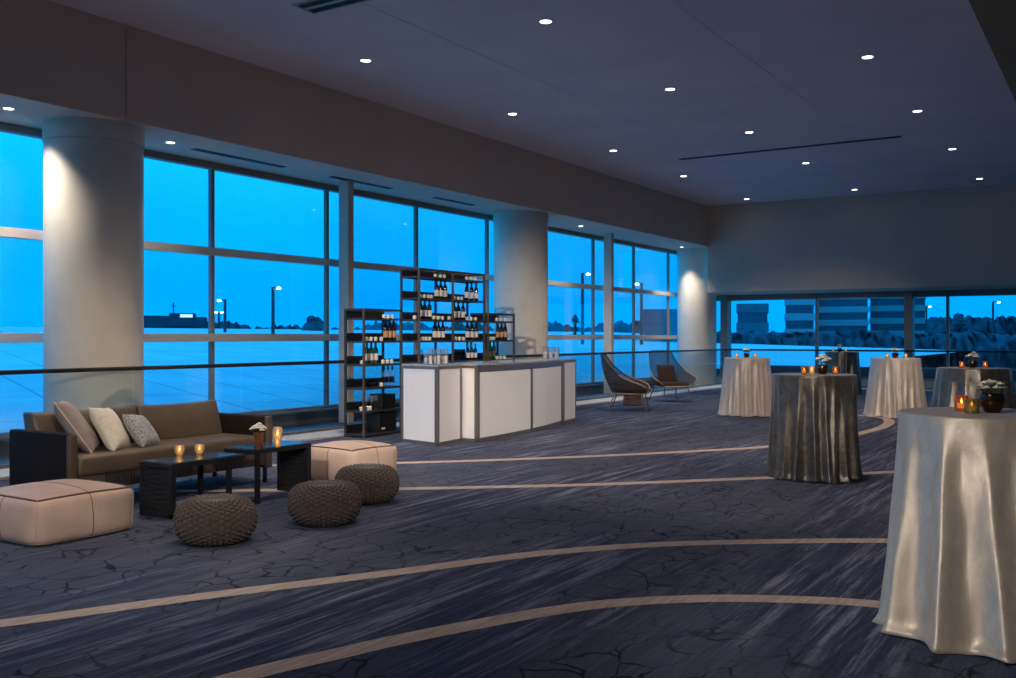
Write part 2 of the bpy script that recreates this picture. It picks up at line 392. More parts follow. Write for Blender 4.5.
# low wall under the long window
b = MB(); b.box(-11.95, -11.58, YN, 29.6, -0.1, 0.19); b.box(-11.95, -11.52, YN, 29.6, 0.19, 0.225)
M['sillpaint'] = simple('grey_sill_paint', (0.13, 0.14, 0.15), 0.6, var=0.06)
struct(b.build('wall_left_sill', M['sillpaint'], smooth=False))
# deep header over the end window
b = MB(); b.box(XB, XR + 0.2, YB, YB + 0.35, 2.745, ZC + 0.2); b.box(XB, XR + 0.2, YB + 0.30, 29.5, 2.745, 2.95)
struct(b.build('wall_back', M['paint'], smooth=False))
b = MB(); b.box(-11.9, XR + 0.2, 29.05, 29.5, -0.1, 0.22)
struct(b.build('wall_back_sill', M['paint'], smooth=False))
b = MB(); b.box(-11.95, XB - 0.01, 28.9, 29.5, 2.75, ZS + 0.02)
struct(b.build('wall_corner', M['paint'], smooth=False))
b = MB(); b.box(XR, XR + 0.2, YN, 29.5, -0.1, 5.4); struct(b.build('wall_right', M['paint'], smooth=False))
b = MB(); b.box(-12.0, XR + 0.2, YN - 0.2, YN, -0.1, 5.4); struct(b.build('wall_near', M['paint'], smooth=False))
# --- round columns with a shadow groove below the capital
RC = 0.585
COLS = (7.60, 17.88, 28.1)
for i, cy in enumerate(COLS):
    b = MB(); b.lathe([(RC, 0), (RC, 3.86), (RC - 0.012, 3.862), (RC - 0.012, 3.874), (RC + 0.012, 3.876), (RC + 0.012, 4.12)], 64, (-11.0, cy, 0))
    struct(b.build('column', M['column']))
# --- square pilasters midway between the columns
for y0, y1 in ((12.42, 12.56), (22.36, 22.51)):
    b = MB(); b.box(-11.27, -11.05, y0, y1, 0, ZS + 0.01, 0.008)
    struct(b.build('pilaster', M['paint'], smooth=False))
# --- windows of the long wall: bays of mullions, transom, mid rail and one sheet of glass
def winbay(idx, y0, y1, mull, side=True):
    w = bpy.data.objects.new('window_%d' % idx, None); C.objects.link(w); struct(w)
    x0, x1 = XW - 0.06, XW + 0.045
    b = MB(); b.box(x0, x1 + 0.02, y0, y1, 4.0, ZS + 0.01, 0.004); b.box(x0, x1, y0, y1, 0.2, 0.27, 0.004)
    for m in mull: b.box(XW - 0.04, XW + 0.03, m - 0.034, m + 0.034, 0.2, ZS, 0.004)
    b.build('window_frame', M['mullion'], w, smooth=False)
    b = MB(); b.box(x0 + 0.02, x1 + 0.035, y0, y1, 2.69, 2.81, 0.005); b.build('transom', M['alu'], w, smooth=False)
    b = MB(); b.box(x0 + 0.02, x1 + 0.06, y0, y1, 1.385, 1.505, 0.005); b.build('mid_rail', M['alu'], w, smooth=False)
    b = MB(); b.box(XW - 0.012, XW + 0.0, y0, y1, 0.2, ZS); b.build('glass_pane', M['pane'], w, smooth=False)
winbay(1, YN, 7.6, (-3.5, -1.2, 2.3, 4.7))
winbay(2, 7.6, 12.6, (10.09, 12.61))
winbay(3, 12.6, 17.9, (15.14, 17.65))
winbay(4, 17.9, 22.5, (20.2, 22.65))
winbay(5, 22.5, 29.2, (25.13, 27.6))
# --- end window: broad posts, slim mullions
def winback(idx, x0, x1, mull):
    w = bpy.data.objects.new('window_%d' % idx, None); C.objects.link(w); struct(w)
    b = MB(); b.box(x0, x1, YG - 0.08, YG + 0.08, 2.57, 2.76, 0.004); b.box(x0, x1, YG - 0.08, YG + 0.08, 0.2, 0.28, 0.004)
    for m in mull: b.box(m - 0.035, m + 0.035, YG - 0.08, YG + 0.08, 0.2, 2.75, 0.004)
    b.build('window_frame', M['mullion'], w, smooth=False)
    b = MB(); b.box(x0 - 0.11, x0 + 0.11, YG - 0.28, YG + 0.1, 0.2, 2.75, 0.006); b.build('post', M['mullion'], w, smooth=False)
    b = MB(); b.box(x0, x1, YG + 0.0, YG + 0.012, 0.2, 2.75); b.build('glass_pane', M['pane'], w, smooth=False)
winback(6, -11.6, -10.45, ())
winback(7, -10.45, -5.11, (-7.69,))
winback(8, -5.11, 0.22, (-4.13,))
winback(9, 0.22, XR, (2.8,))

# --- glass railings
def railing(label, pts0, pts1, n, axis):
    t = thing('glass_railing', label, 'railing', (0, 0, 0))
    (x0, y0), (x1, y1) = pts0, pts1
    b = MB(); b.tube([(x0, y0, 1.07), (x1, y1, 1.07)], 0.026, 12); b.build('handrail', M['rail'], t)
    b = MB()
    if axis == 'y': b.box(x0 - 0.035, x0 + 0.035, y0, y1, 0.0, 0.07, 0.004)
    else: b.box(x0, x1, y0 - 0.035, y0 + 0.035, 0.0, 0.07, 0.004)
    b.build('base_channel', M['barframe'], t, smooth=False)
    for k in range(n):
        b = MB()
        if axis == 'y':
            a0 = y0 + (y1 - y0) * k / n + 0.009; a1 = y0 + (y1 - y0) * (k + 1) / n - 0.009
            b.box(x0 - 0.006, x0 + 0.006, a0, a1, 0.03, 1.06)
        else:
            a0 = x0 + (x1 - x0) * k / n + 0.009; a1 = x0 + (x1 - x0) * (k + 1) / n - 0.009
            b.box(a0, a1, y0 - 0.006, y0 + 0.006, 0.03, 1.06)
        b.build('glass_panel', M['railglass'], t, smooth=False)
railing('clear glass railing with dark handrail running along the long blue window wall', (XB, 7.78 - 7 * 1.75), (XB, 7.78 + 11.8 * 1.75), 19, 'y')
railing('glass railing with dark handrail crossing in front of the end window', (XB, 28.4), (XR, 28.4), 9, 'x')

# ================================================================== CEILING FITTINGS
def downlight_proto():
    t = thing('recessed_downlight', 'x', 'ceiling light', (0, 0, 0), 0, 'round recessed ceiling downlights')
    b = MB(); b.lathe([(0.070, 0.0), (0.085, 0.0), (0.088, -0.005), (0.085, -0.009), (0.072, -0.009), (0.070, 0.0)], 24); b.build('trim_ring', M['trimring'], t)
    b = MB(); b.lathe([(0, -0.006), (0.071, -0.006), (0.071, -0.001), (0, -0.001)], 24); b.build('lens', M['lens'], t)
    return t
LX = (-8.84, -5.91, -2.96); LY = (0, 1, 2, 3, 4)
LYS = {-8.84: (10.29, 14.10, 17.98, 21.73, 26.28), -5.91: (10.18, 13.99, 17.72, 21.53, 26.08), -2.96: (10.1, 13.82, 17.58, 21.51, 25.9)}
rowname = {-8.84: 'row nearest the window beam', -5.91: 'middle row', -2.96: 'row at the right of the ceiling'}
ordn = ['nearest', 'second', 'third', 'fourth', 'farthest']
def spot(loc, power, size=110, blend=0.6, col=(1.0, 0.76, 0.55), rad=0.06, aim=None):
    l = bpy.data.lights.new('downlight_or_fill_lamp', 'SPOT'); l.energy = power; l.color = col
    l.spot_size = R_(size); l.spot_blend = blend; l.shadow_soft_size = rad
    o = bpy.data.objects.new('downlight_or_fill_lamp', l); C.objects.link(o); o.location = loc
    if aim: o.rotation_euler = Vector(aim).to_track_quat('-Z', 'Y').to_euler()
    return o
POW = 300
proto = None
for xi in LX:
    for k, yi in enumerate(LYS[xi]):
        if xi == -2.96 and k == 0:
            spot((xi, yi, ZC - 0.03), POW, 70, 0.7); continue
        k2 = k - 1 if xi == -2.96 else k
        names = ['nearest', 'second', 'third', 'farthest'] if xi == -2.96 else ordn
        lab = 'glowing round ceiling downlight, %s of the %s' % (names[k2], rowname[xi])
        if proto is None: proto = downlight_proto(); o = proto; o.location = (xi, yi, ZC); o['label'] = lab
        else: o = dup(proto, (xi, yi, ZC), label=lab)
        spot((xi, yi, ZC - 0.03), POW * (0.45 if k == 4 else 1) * (1.5 if xi == -8.84 and k == 0 else 1), (86 if xi == -8.84 and k == 0 else 70) if k < 4 else 44, 0.7)
# the same grid goes on overhead, out of the picture
for xi, yi, k in ((-8.86, 6.45, 1.6), (-5.91, 6.45, 0.9), (-2.96, 6.45, 0.5), (-8.86, 2.7, 0.7), (-5.91, 2.7, 0.8), (-2.96, 2.9, 0.35), (-5.91, -0.9, 0.5), (-0.3, 8.2, 0.45), (0.9, 13.9, 0.7), (0.9, 19.0, 0.7)):
    spot((xi, yi, ZC - 0.03 if xi < -1.4 else 4.88), POW * k, 70, 0.7)
# fill spots added out of view, brightening the bar, tables, lounge and window wall
def fill_spot(loc, tgt, power, size, blend=0.6, col=(1.0, 0.88, 0.77)):
    d = Vector(tgt) - Vector(loc); spot(loc, power, size, blend, col, 0.15, d)
for yy in (6.3, 10.5, 15.5, 21.5):
    fill_spot((2.6, yy - 6.0, 4.75), (-10.6, yy, -0.5), 1150 if yy < 20 else 750, 33, 0.9)
fill_spot((-1.5, -3.0, 4.75), (-7.8, 12.4, 0.9), 5900, 22)
fill_spot((-4.0, -3.5, 4.9), (-0.65, 5.5, 0.55), 1500, 20)
fill_spot((-3.5, -4.0, 5.1), (-3.0, 10.5, 0.5), 1900, 16)
fill_spot((-0.9, -3.5, 4.75), (-6.7, 5.8, 0.4), 900, 26)
fill_spot((0.8, -3.5, 4.75), (-4.8, 18.0, 0.6), 3500, 18)
# soffit lights close to the columns
for i, (xs, ys, p, lab) in enumerate(((-10.9, 6.42, 90, 'small soffit downlight by the left frame edge, before the nearest column'),
                                 (-10.95, 8.72, 55, 'small soffit downlight just past the nearest column'),
                                 (-10.96, 20.55, 90, 'small soffit downlight beyond the middle column'),
                                 (-11.02, 26.95, 150, 'small soffit downlight grazing the farthest column'))):
    o = dup(proto, (xs, ys, ZS), label=lab, scale=0.8); o['group'] = 'small soffit downlights over the window'
    spot((xs, ys, ZS - 0.03), p * (2.6, 1.6, 2.0, 2.4)[i], (100, 100, 100, 88)[i], 1.0, (1.0, 0.85, 0.68), 0.03, (-0.34, 0.25, -1) if i == 0 else None)
# slots and vents
def slot_box(name, lab, cat, x0, x1, y0, y1, z, n=1, along='x', group=None):
    t = thing(name, lab, cat, ((x0 + x1) / 2, (y0 + y1) / 2, z), 0, group)
    cx, cy = (x1 - x0) / 2, (y1 - y0) / 2
    b = MB(); b.box(-cx, cx, -cy, cy, -0.004, 0.004); b.build('recess', M['slot'], t, smooth=False)
    b = MB()
    for s in (-1, 1):
        b.box(-cx - 0.02, cx + 0.02, s * cy - 0.012, s * cy + 0.012, -0.014, 0.002); b.box(s * cx - 0.012, s * cx + 0.012, -cy, cy, -0.014, 0.002)
    for k in range(1, n):
        if along == 'x': yy = -cy + 2 * cy * k / n; b.box(-cx, cx, yy - 0.03, yy + 0.03, -0.014, 0.002)
        else: xx = -cx + 2 * cx * k / n; b.box(xx - 0.03, xx + 0.03, -cy, cy, -0.014, 0.002)
    b.build('frame', M['trimring'] if n > 1 else M['steel'], t, smooth=False)
slot_box('air_vent', 'black twin-slot air vent in the ceiling at the top frame edge', 'vent', -8.05, -6.9, 8.12, 8.45, ZC, 2, 'x')
slot_box('ceiling_slot', 'long dark linear slot across the far ceiling between the lights', 'ceiling slot', -8.05, -3.6, 19.58, 19.68, ZC, 1)
for i, (y0, y1, lab) in enumerate(((9.2, 10.9, 'dark linear air slot in the soffit above the sofa window'), (12.0, 13.5, 'dark linear air slot in the soffit at the square pilaster'), (14.85, 16.1, 'dark linear air slot in the soffit before the middle column'))):
    slot_box('soffit_slot', lab, 'vent', -11.08, -11.0, y0, y1, ZS, 1, 'y', 'linear soffit air slots')

# ================================================================== LOUNGE
# --- sofa (back towards the window)
sx0, sx1, sy0, sy1 = -8.08, -7.23, 4.76, 7.0
t = thing('sofa', 'long brown leather sofa with dark square arms below the window', 'sofa', (-7.65, 5.965, 0))
def part(b, name, mat, par=t, ox=-7.65, oy=5.965, smooth=True):
    bmesh.ops.translate(b.bm, verts=b.bm.verts[:], vec=(-ox, -oy, 0)); return b.build(name, mat, par, smooth)
b = MB(); b.box(sx0 + 0.02, sx1 - 0.03, sy0 + 0.07, sy1 - 0.07, 0.18, 0.31, 0.012); b.box(sx0, sx0 + 0.12, sy0 + 0.07, sy1 - 0.07, 0.18, 0.655, 0.02)
part(b, 'frame', M['armbrown'])
for y0, y1 in ((sy0, sy0 + 0.085), (sy1 - 0.085, sy1)):
    b = MB(); b.box(sx0, sx1 - 0.02, y0, y1, 0.15, 0.667, 0.016, 3); a = part(b, 'arm', M['leatherdark'])
    b = MB(); b.box(sx1 - 0.05, sx1 + 0.005, y0 + 0.002, y1 - 0.002, 0.15, 0.665, 0.016, 3); part(b, 'arm_front', M['armbrown'], a)
b = MB(); b.box(sx0 + 0.1, sx1 + 0.005, sy0 + 0.09, sy1 - 0.09, 0.305, 0.475, 0.045, 4); part(b, 'seat_cushion', M['leather'])
for y0, y1 in ((sy0 + 0.095, 5.90), (5.915, sy1 - 0.13)):
    b = MB(); rows = []
    nz, ny = 10, 24
    for j in range(nz + 1):
        v = j / nz; z = 0.46 + 0.345 * v
        lean = -0.10 * v; row = []
        prof = math.sin(PI * min(1, max(0, 0.12 + v * 0.80)))
        for i in range(ny + 1):
            u = i / ny; e = (1 - abs(2 * u - 1) ** 6)
            sag = -0.012 * math.sin(PI * u) * v + (0.012 * v if i in (0, ny) else 0)
            row.append((-7.80 + lean + 0.05 * e * prof, y0 + (y1 - y0) * u, z + sag))
        rows.append(row)
    back = [[(x - 0.17 + 0.02 * (j / nz) - 0.0, y, z) for x, y, z in r] for j, r in enumerate(rows)]
    vs1 = b.grid(rows); vs2 = b.grid(back)
    for i in range(ny):
        b._f([vs1[-1][i], vs1[-1][i + 1], vs2[-1][i + 1], vs2[-1][i]]); b._f([vs1[0][i], vs1[0][i + 1], vs2[0][i + 1], vs2[0][i]])
    for j in range(nz):
        b._f([vs1[j][0], vs1[j + 1][0], vs2[j + 1][0], vs2[j][0]]); b._f([vs1[j][-1], vs1[j + 1][-1], vs2[j + 1][-1], vs2[j][-1]])
    o = part(b, 'back_cushion', M['leather'], t)
    o.data.set_sharp_from_angle(angle=R_(89))
    md = o.modifiers.new('soft', 'BEVEL'); md.width = 0.025; md.segments = 3; md.limit_method = 'ANGLE'
for y0, y1 in ((5.12, 5.42), (5.72, 6.02), (6.30, 6.62)):
    b = MB(); b.box(sx1 - 0.04, sx1 - 0.012, y0, y1, 0.185, 0.30, 0.004)
    n = 10
    for k in range(n):
        yy = y0 + 0.015 + (y1 - y0 - 0.03) * k / (n - 1); b.tube([(sx1 - 0.012, yy, 0.19), (sx1 - 0.012, yy, 0.295)], 0.010, 6)
    part(b, 'woven_panel', M['rope'])
for lx in (sx0 + 0.05, sx1 - 0.06):
    for ly in (sy0 + 0.05, sy1 - 0.05):
        b = MB(); b.box(lx - 0.017, lx + 0.017, ly - 0.017, ly + 0.017, 0, 0.185, 0.004); part(b, 'leg', M['tableframe'])
# --- cushions on the sofa
def pillow(name, lab, mat, size, thick, loc, rot, piping=None, fringe=False):
    t = None
    b = MB(); n = 22
    def outline(x, y):
        k = 0.07; return (x * (1 - k * (1 - y * y)), y * (1 - k * (1 - x * x)))
    rnd = random.Random(name + lab)
    ph = [rnd.uniform(0, 6) for _ in range(4)]
    top, bot = [], []
    for i in range(n + 1):
        r1, r2 = [], []
        for j in range(n + 1):
            x, y = -1 + 2 * i / n, -1 + 2 * j / n
            ox, oy = outline(x, y)
            hgt = ((1 - x ** 4) * (1 - y ** 4)) ** 0.55 * thick / 2
            wr = 1 + 0.08 * math.sin(3 * x + ph[0]) * math.sin(2.5 * y + ph[1])
            r1.append((ox * size / 2, oy * size / 2, hgt * wr + 0.002)); r2.append((ox * size / 2, oy * size / 2, -hgt * wr - 0.002))
        top.append(r1); bot.append(r2)
    a = b.grid(top); c = b.grid(bot)
    for i in range(n):
        b._f([a[i][0], a[i + 1][0], c[i + 1][0], c[i][0]]); b._f([a[i][n], a[i + 1][n], c[i + 1][n], c[i][n]])
        b._f([a[0][i], a[0][i + 1], c[0][i + 1], c[0][i]]); b._f([a[n][i], a[n][i + 1], c[n][i + 1], c[n][i]])
    o = b.build(name, mat, angle=80)
    o.location = loc; o.rotation_euler = rot; tag(o, lab, 'cushion', 'scatter cushions on the sofa')
    if piping:
        b = MB(); pts = []
        for s in range(4):
            for k in range(n):
                q = -1 + 2 * k / n; x, y = [(q, -1), (1, q), (-q, 1), (-1, -q)][s]
                ox, oy = outline(x, y); pts.append((ox * size / 2 * 1.005, oy * size / 2 * 1.005, 0))
        b.tube(pts, 0.0065, 6, closed=True); b.build('piping', piping, o)
    return o
def prot(face, tilt, roll=0):
    """pillow standing: local z -> horizontal direction 'face' (deg, room), leaned back by tilt"""
    f = R_(face); zx = Vector((math.cos(f) * math.cos(R_(tilt)), math.sin(f) * math.cos(R_(tilt)), math.sin(R_(tilt))))
    side = Vector((-math.sin(f), math.cos(f), 0)); up = zx.cross(side)
    m = Matrix((side, up, zx)).transposed() @ Matrix.Rotation(R_(roll), 3, 'Z')
    return m.to_euler()
pillow('cushion', 'large taupe square cushion with cream piping leaning on the sofa arm', M['taupecloth'], 0.54, 0.16, (-7.70, 5.15, 0.675), prot(52, 34, -3), M['creampiping'])
pillow('cushion', 'cream textured cushion leaning between the taupe and grey ones', M['cream'], 0.44, 0.15, (-7.56, 5.38, 0.645), prot(38, 30, -5))
pillow('cushion', 'small grey speckled cushion leaning beside the cream one', M['speckle'], 0.36, 0.13, (-7.54, 5.69, 0.605), prot(32, 36, -8))
# --- tan leather poufs
def pouf(lab, loc, rz, sx, sy, h):
    t = thing('leather_pouf', lab, 'pouf', loc, rz, 'tan leather poufs')
    def shp(x, y, z):    # unit cube point -> stuffed cube
        n = 9.0; L_ = (abs(x) ** n + abs(y) ** n + abs(z) ** n) ** (1 / n); x, y, z = x / L_, y / L_, z / L_
        bul = 0.05
        px = x * (1 + bul * (1 - y * y) * (1 - z * z)); py = y * (1 + bul * (1 - x * x) * (1 - z * z))
        pz = z * (1 + (0.20 if z > 0 else 0.0) * (1 - x ** 2) * (1 - y ** 2))
        dent = 1 - 0.02 * math.sin(3 * y + 2 * z) * (abs(x) > 0.9)
        return Vector((px * sx / 2 * dent, py * sy / 2, (pz + 1) * h / 2))
    b = MB(); n = 18
    for ax in range(3):
        for s in (-1, 1):
            rows = []
            for i in range(n + 1):
                row = []
                for j in range(n + 1):
                    u, v = -1 + 2 * i / n, -1 + 2 * j / n; p = [0, 0, 0]; p[ax] = s; p[(ax + 1) % 3] = u; p[(ax + 2) % 3] = v
                    row.append(shp(*p))
                rows.append(row)
            b.grid(rows)
    bmesh.ops.remove_doubles(b.bm, verts=b.bm.verts[:], dist=1e-4)
    b.build('body', M['tan'], t, angle=80)
    for z in (1, -1):
        b = MB(); pts = []
        for s in range(4):
            for k in range(n):
                q = -1 + 2 * k / n; x, y = [(q, -1), (1, q), (-q, 1), (-1, -q)][s]; pts.append(shp(x, y, z) + Vector((0, 0, 0.002 * z)))
        if z < 0: pts = [p + Vector((0, 0, 0.006)) for p in pts]
        b.tube(pts, 0.0075, 6, closed=True); b.build('piping', M['piping'] if z > 0 else M['tan'], t)
    for x, y in ((1, -1), (1, 1), (-1, -1), (-1, 1)):
        b = MB(); b.tube([shp(x, y, -1 + 2 * k / n) for k in range(n + 1)], 0.006, 6); b.build('corner_seam', M['tan'], t)
    b = MB()
    b.tube([shp(1, 0.05, -0.95 + 1.9 * k / n) for k in range(n + 1)] + [shp(0.95 - 1.9 * k / n, 0.05, 1) for k in range(n + 1)], 0.0028, 5)
    b.build('stitched_seam', M['piping'], t); b = MB()
    b.tube([shp(0.05, -1, -0.95 + 1.9 * k / n) for k in range(n + 1)], 0.0028, 5)
    b.build('stitched_seam', M['piping'], t); return t
pouf('wide tan leather pouf in front of the left sofa arm', (-6.73, 4.32, 0), R_(0), 0.83, 0.83, 0.335)
pouf('tan leather pouf behind the two right-hand knitted poufs', (-6.70, 7.58, 0), R_(-6), 0.72, 0.66, 0.355)
# --- chunky knitted poufs
def knit(lab, loc, rz):
    b = MB(); Rr, hh = 0.266, 0.325; NC, NR = 40, 15; nu, nv = NC * 6, NR * 6
    rows = []
    for j in range(nv + 1):
        v = j / nv; ph = -PI / 2 + PI * (0.04 + 0.92 * v)
        cr_, sr = math.cos(ph), math.sin(ph)
        r0 = Rr * abs(cr_) ** 0.68; z0 = hh / 2 + hh / 2 * (abs(sr) ** 0.85) * (1 if sr > 0 else -1)
        if v > 0.8: z0 -= 0.03 * ((v - 0.8) / 0.2) ** 2
        row = []
        for i in range(nu):
            th = 2 * PI * i / nu; col = NC * i / nu; fr = col - math.floor(col)
            tri = abs(2 * fr - 1)
            rib = math.sqrt(max(0, 1 - (2 * fr - 1) ** 2))
            st = 0.5 + 0.5 * math.cos(2 * PI * (NR * v + 0.5 * (int(col) % 2) + 0.15 * tri))
            d = 0.026 * rib * (0.30 + 0.70 * st) * min(1, 0.25 + 1.5 * abs(cr_))
            lump = 1 + 0.012 * math.sin(3 * th + 1) + 0.01 * math.sin(5 * th)
            row.append(((r0 * lump + d) * math.cos(th), (r0 * lump + d) * math.sin(th), max(0.0, z0 + d * 0.6 * sr)))
        rows.append(row)
    vs = b.grid(rows, wrap=True); b._f(vs[0][::-1]); b._f(vs[-1])
    o = b.build('knitted_pouf', M['knit'], angle=180); o.location = loc; o.rotation_euler = (0, 0, rz)
    return tag(o, lab, 'pouf', 'round brown knitted poufs')
k1 = knit('round brown knitted pouf in front of the left coffee table', at(215.5, 6.93, 0), 0.3)
for lab, px, Y, rz in (('round brown knitted pouf in the middle, nearest the carpet stripe', 325, 7.62, 1.1), ('round brown knitted pouf touching the tan pouf on its far side', 367, 8.62, 2.2)):
    o = k1.copy(); C.objects.link(o); o.location = at(px, Y, 0); o.rotation_euler = (0, 0, rz); o['label'] = lab
# --- pair of coffee tables, woven panel at the outer end and open loop at the inner end
def coffee(lab, cx, y0, y1, h, flip, w=0.40):
    t = thing('coffee_table', lab, 'coffee table', (cx, (y0 + y1) / 2, 0), PI if flip else 0, 'black coffee tables')
    hl = (y1 - y0) / 2; w2 = w / 2
    b = MB(); b.box(-w2, w2, -hl, hl, h - 0.045, h - 0.006, 0.003); b.build('frame_top', M['tableframe'], t, smooth=False)
    b = MB(); b.box(-w2 + 0.015, w2 - 0.015, -hl + 0.015, hl - 0.015, h - 0.010, h, 0.002); b.build('tabletop', M['tabletop'], t, smooth=False)
    b = MB()
    for x in (-w2 + 0.018, w2 - 0.018): b.box(x - 0.018, x + 0.018, -hl, -hl + 0.045, 0, h - 0.044, 0.003)
    b.box(-w2, w2, -hl, -hl + 0.045, 0, 0.04, 0.003)
    pe = b.build('panel_frame', M['tableframe'], t, smooth=False)
    b = MB(); n = 17
    for k in range(n):
        z = 0.05 + (h - 0.11) * k / (n - 1); b.tube([(-w2 + 0.03, -hl + 0.022 + (0.006 if k % 2 else -0.006), z), (0, -hl + 0.022 - (0.008 if k % 2 else -0.008), z), (w2 - 0.03, -hl + 0.022 + (0.006 if k % 2 else -0.006), z)], 0.0125, 6)
    b.box(-0.012, 0.012, -hl + 0.012, -hl + 0.032, 0.03, h - 0.05)
    b.build('woven_panel', M['rope'], pe)
    yl = hl - 0.16 if not flip else hl - 0.04
    for x in (-w2 + 0.018, w2 - 0.018):
        b = MB(); b.box(x - 0.018, x + 0.018, yl - 0.018, yl + 0.018, 0, h - 0.044, 0.003); b.build('leg', M['tableframe'], t, smooth=False)
    b = MB(); b.box(-w2 + 0.03, w2 - 0.03, yl - 0.014, yl + 0.014, 0, 0.028, 0.003); b.build('foot_rail', M['tableframe'], t, smooth=False)
coffee('left black coffee table holding two gold candle cups', -6.63, 5.13, 5.90, 0.445, False)
coffee('right black coffee table holding the copper flower vase', -6.60, 5.99, 6.68, 0.475, True)

# --- candle cups, vases, flowers
def cup(name, lab, cat, loc, r, h, mat, group=None, flare=0.0, glow=True, foot=False):
    t = thing(name, lab, cat, loc, 0, group)
    b = MB()
    if foot:
        b.lathe([(0, 0.0), (r * 0.62, 0.0), (r * 0.55, h * 0.10), (r * 0.75, h * 0.18), (r, h * 0.42), (r * 1.0, h * 0.75), (r * 0.9, h), (r * 0.84, h), (r * 0.92, h * 0.72), (r * 0.9, h * 0.42), (r * 0.6, h * 0.2), (0, h * 0.2)], 22)
    else:
        b.lathe([(0, 0.0), (r * (1 - flare) * 0.92, 0.0), (r * (1 - flare), h * 0.06), (r, h), (r * 0.93, h), (r * (1 - flare) * 0.9, h * 0.12), (0, h * 0.12)], 22)
    b.build('glass_cup', mat, t)
    if glow:
        b = MB(); b.lathe([(0, h * 0.2), (r * 0.62, h * 0.2), (r * 0.62, h * 0.50), (0, h * 0.50)], 14); c = b.build('candle', M['litwax'], t)
        b = MB(); b.lathe([(0, h * 0.50), (r * 0.15, h * 0.56), (r * 0.18, h * 0.62), (0, h * 0.86)], 10); b.build('flame', M['flame'], c)
    return t
def flowers(name, lab, loc, rad, n, seed, stem=0.03, leaf=True, fs=0.016, zsq=0.6):
    rnd = random.Random(seed); t = thing(name, lab, 'flowers', loc, 0, 'small white flower arrangements')
    b = MB()
    for k in range(n):
        a = rnd.uniform(0, 2 * PI); rr = rad * math.sqrt(rnd.random()); z = stem + zsq * (1.35 * rad - rr * 1.1) + rnd.uniform(0, 0.02)
        b.tube([(rr * 0.25 * math.cos(a), rr * 0.25 * math.sin(a), -0.03), (rr * math.cos(a), rr * math.sin(a), z)], 0.0022, 5)
        if leaf and k % 2 == 0:
            q = Vector((rr * math.cos(a + .5), rr * math.sin(a + .5), z * 0.6)); b.ball(q, fs * 1.2, 1, (1, 0.6, 0.4))
    b.build('stems', M['leaf'], t)
    for k in range(min(n, 14)):
        rnd2 = random.Random(seed * 100 + k); a = 2.399 * k; rr = rad * math.sqrt((k + 0.4) / n); z = stem + zsq * (1.35 * rad - rr * 1.1) + rnd2.uniform(0, 0.02)
        b = MB(); c = (rr * math.cos(a), rr * math.sin(a), z)
        for p in range(5):
            pa = 2 * PI * p / 5 + k; b.ball((c[0] + fs * 0.75 * math.cos(pa), c[1] + fs * 0.75 * math.sin(pa), c[2]), fs * 0.62, 1, (1, 1, 0.7))
        b.ball((c[0], c[1], c[2] + fs * 0.3), fs * 0.5, 1); b.build('blossom', M['petal'], t)
    return t
TZ1, TZ2 = 0.445, 0.475
def ontop(px, py, z): p = fl(px, py, z); return (p.x, p.y, z)
cup('candle_cup', 'left of the two gold glass candle cups on the left coffee table', 'candle holder', ontop(179.5, 455.5, TZ1), 0.042, 0.085, M['mercury'], 'gold candle cups on the coffee tables', foot=True)
cup('candle_cup', 'right of the two gold glass candle cups on the left coffee table', 'candle holder', ontop(199.5, 454.5, TZ1), 0.042, 0.085, M['mercury'], 'gold candle cups on the coffee tables', foot=True)
vb = ontop(258.5, 446.5, TZ2)
t = thing('flower_vase', 'ribbed copper vase of white flowers on the right coffee table', 'vase', vb)
b = MB(); b.lathe([(0, 0), (0.040, 0), (0.042, 0.01), (0.040, 0.05), (0.043, 0.10), (0.045, 0.125), (0.040, 0.125), (0.036, 0.02), (0, 0.02)], 24); vo = b.build('body', M['brass'], t)
b = MB()
for z in (0.03, 0.055, 0.08, 0.105): b.lathe([(0.0405, z - 0.004), (0.045, z), (0.0405, z + 0.004)], 24)
b.build('rings', M['brass'], vo)
flowers('flower_posy', 'rounded posy of white blossoms in the copper vase', (vb[0], vb[1], vb[2] + 0.125), 0.068, 16, 5, 0.015, True, 0.02, 0.6)
t2 = ontop(273.5, 445.5, TZ2)
cup('candle_goblet', 'tall silver glass candle goblet behind the copper vase', 'candle holder', (t2[0] - 0.05, t2[1] + 0.10, TZ2), 0.045, 0.155, M['mercury'], 'gold candle cups on the coffee tables', foot=True)
cup('candle_cup', 'small gold candle cup beside the copper vase', 'candle holder', ontop(277.5, 447.0, TZ2), 0.032, 0.072, M['mercury'], 'gold candle cups on the coffee tables')

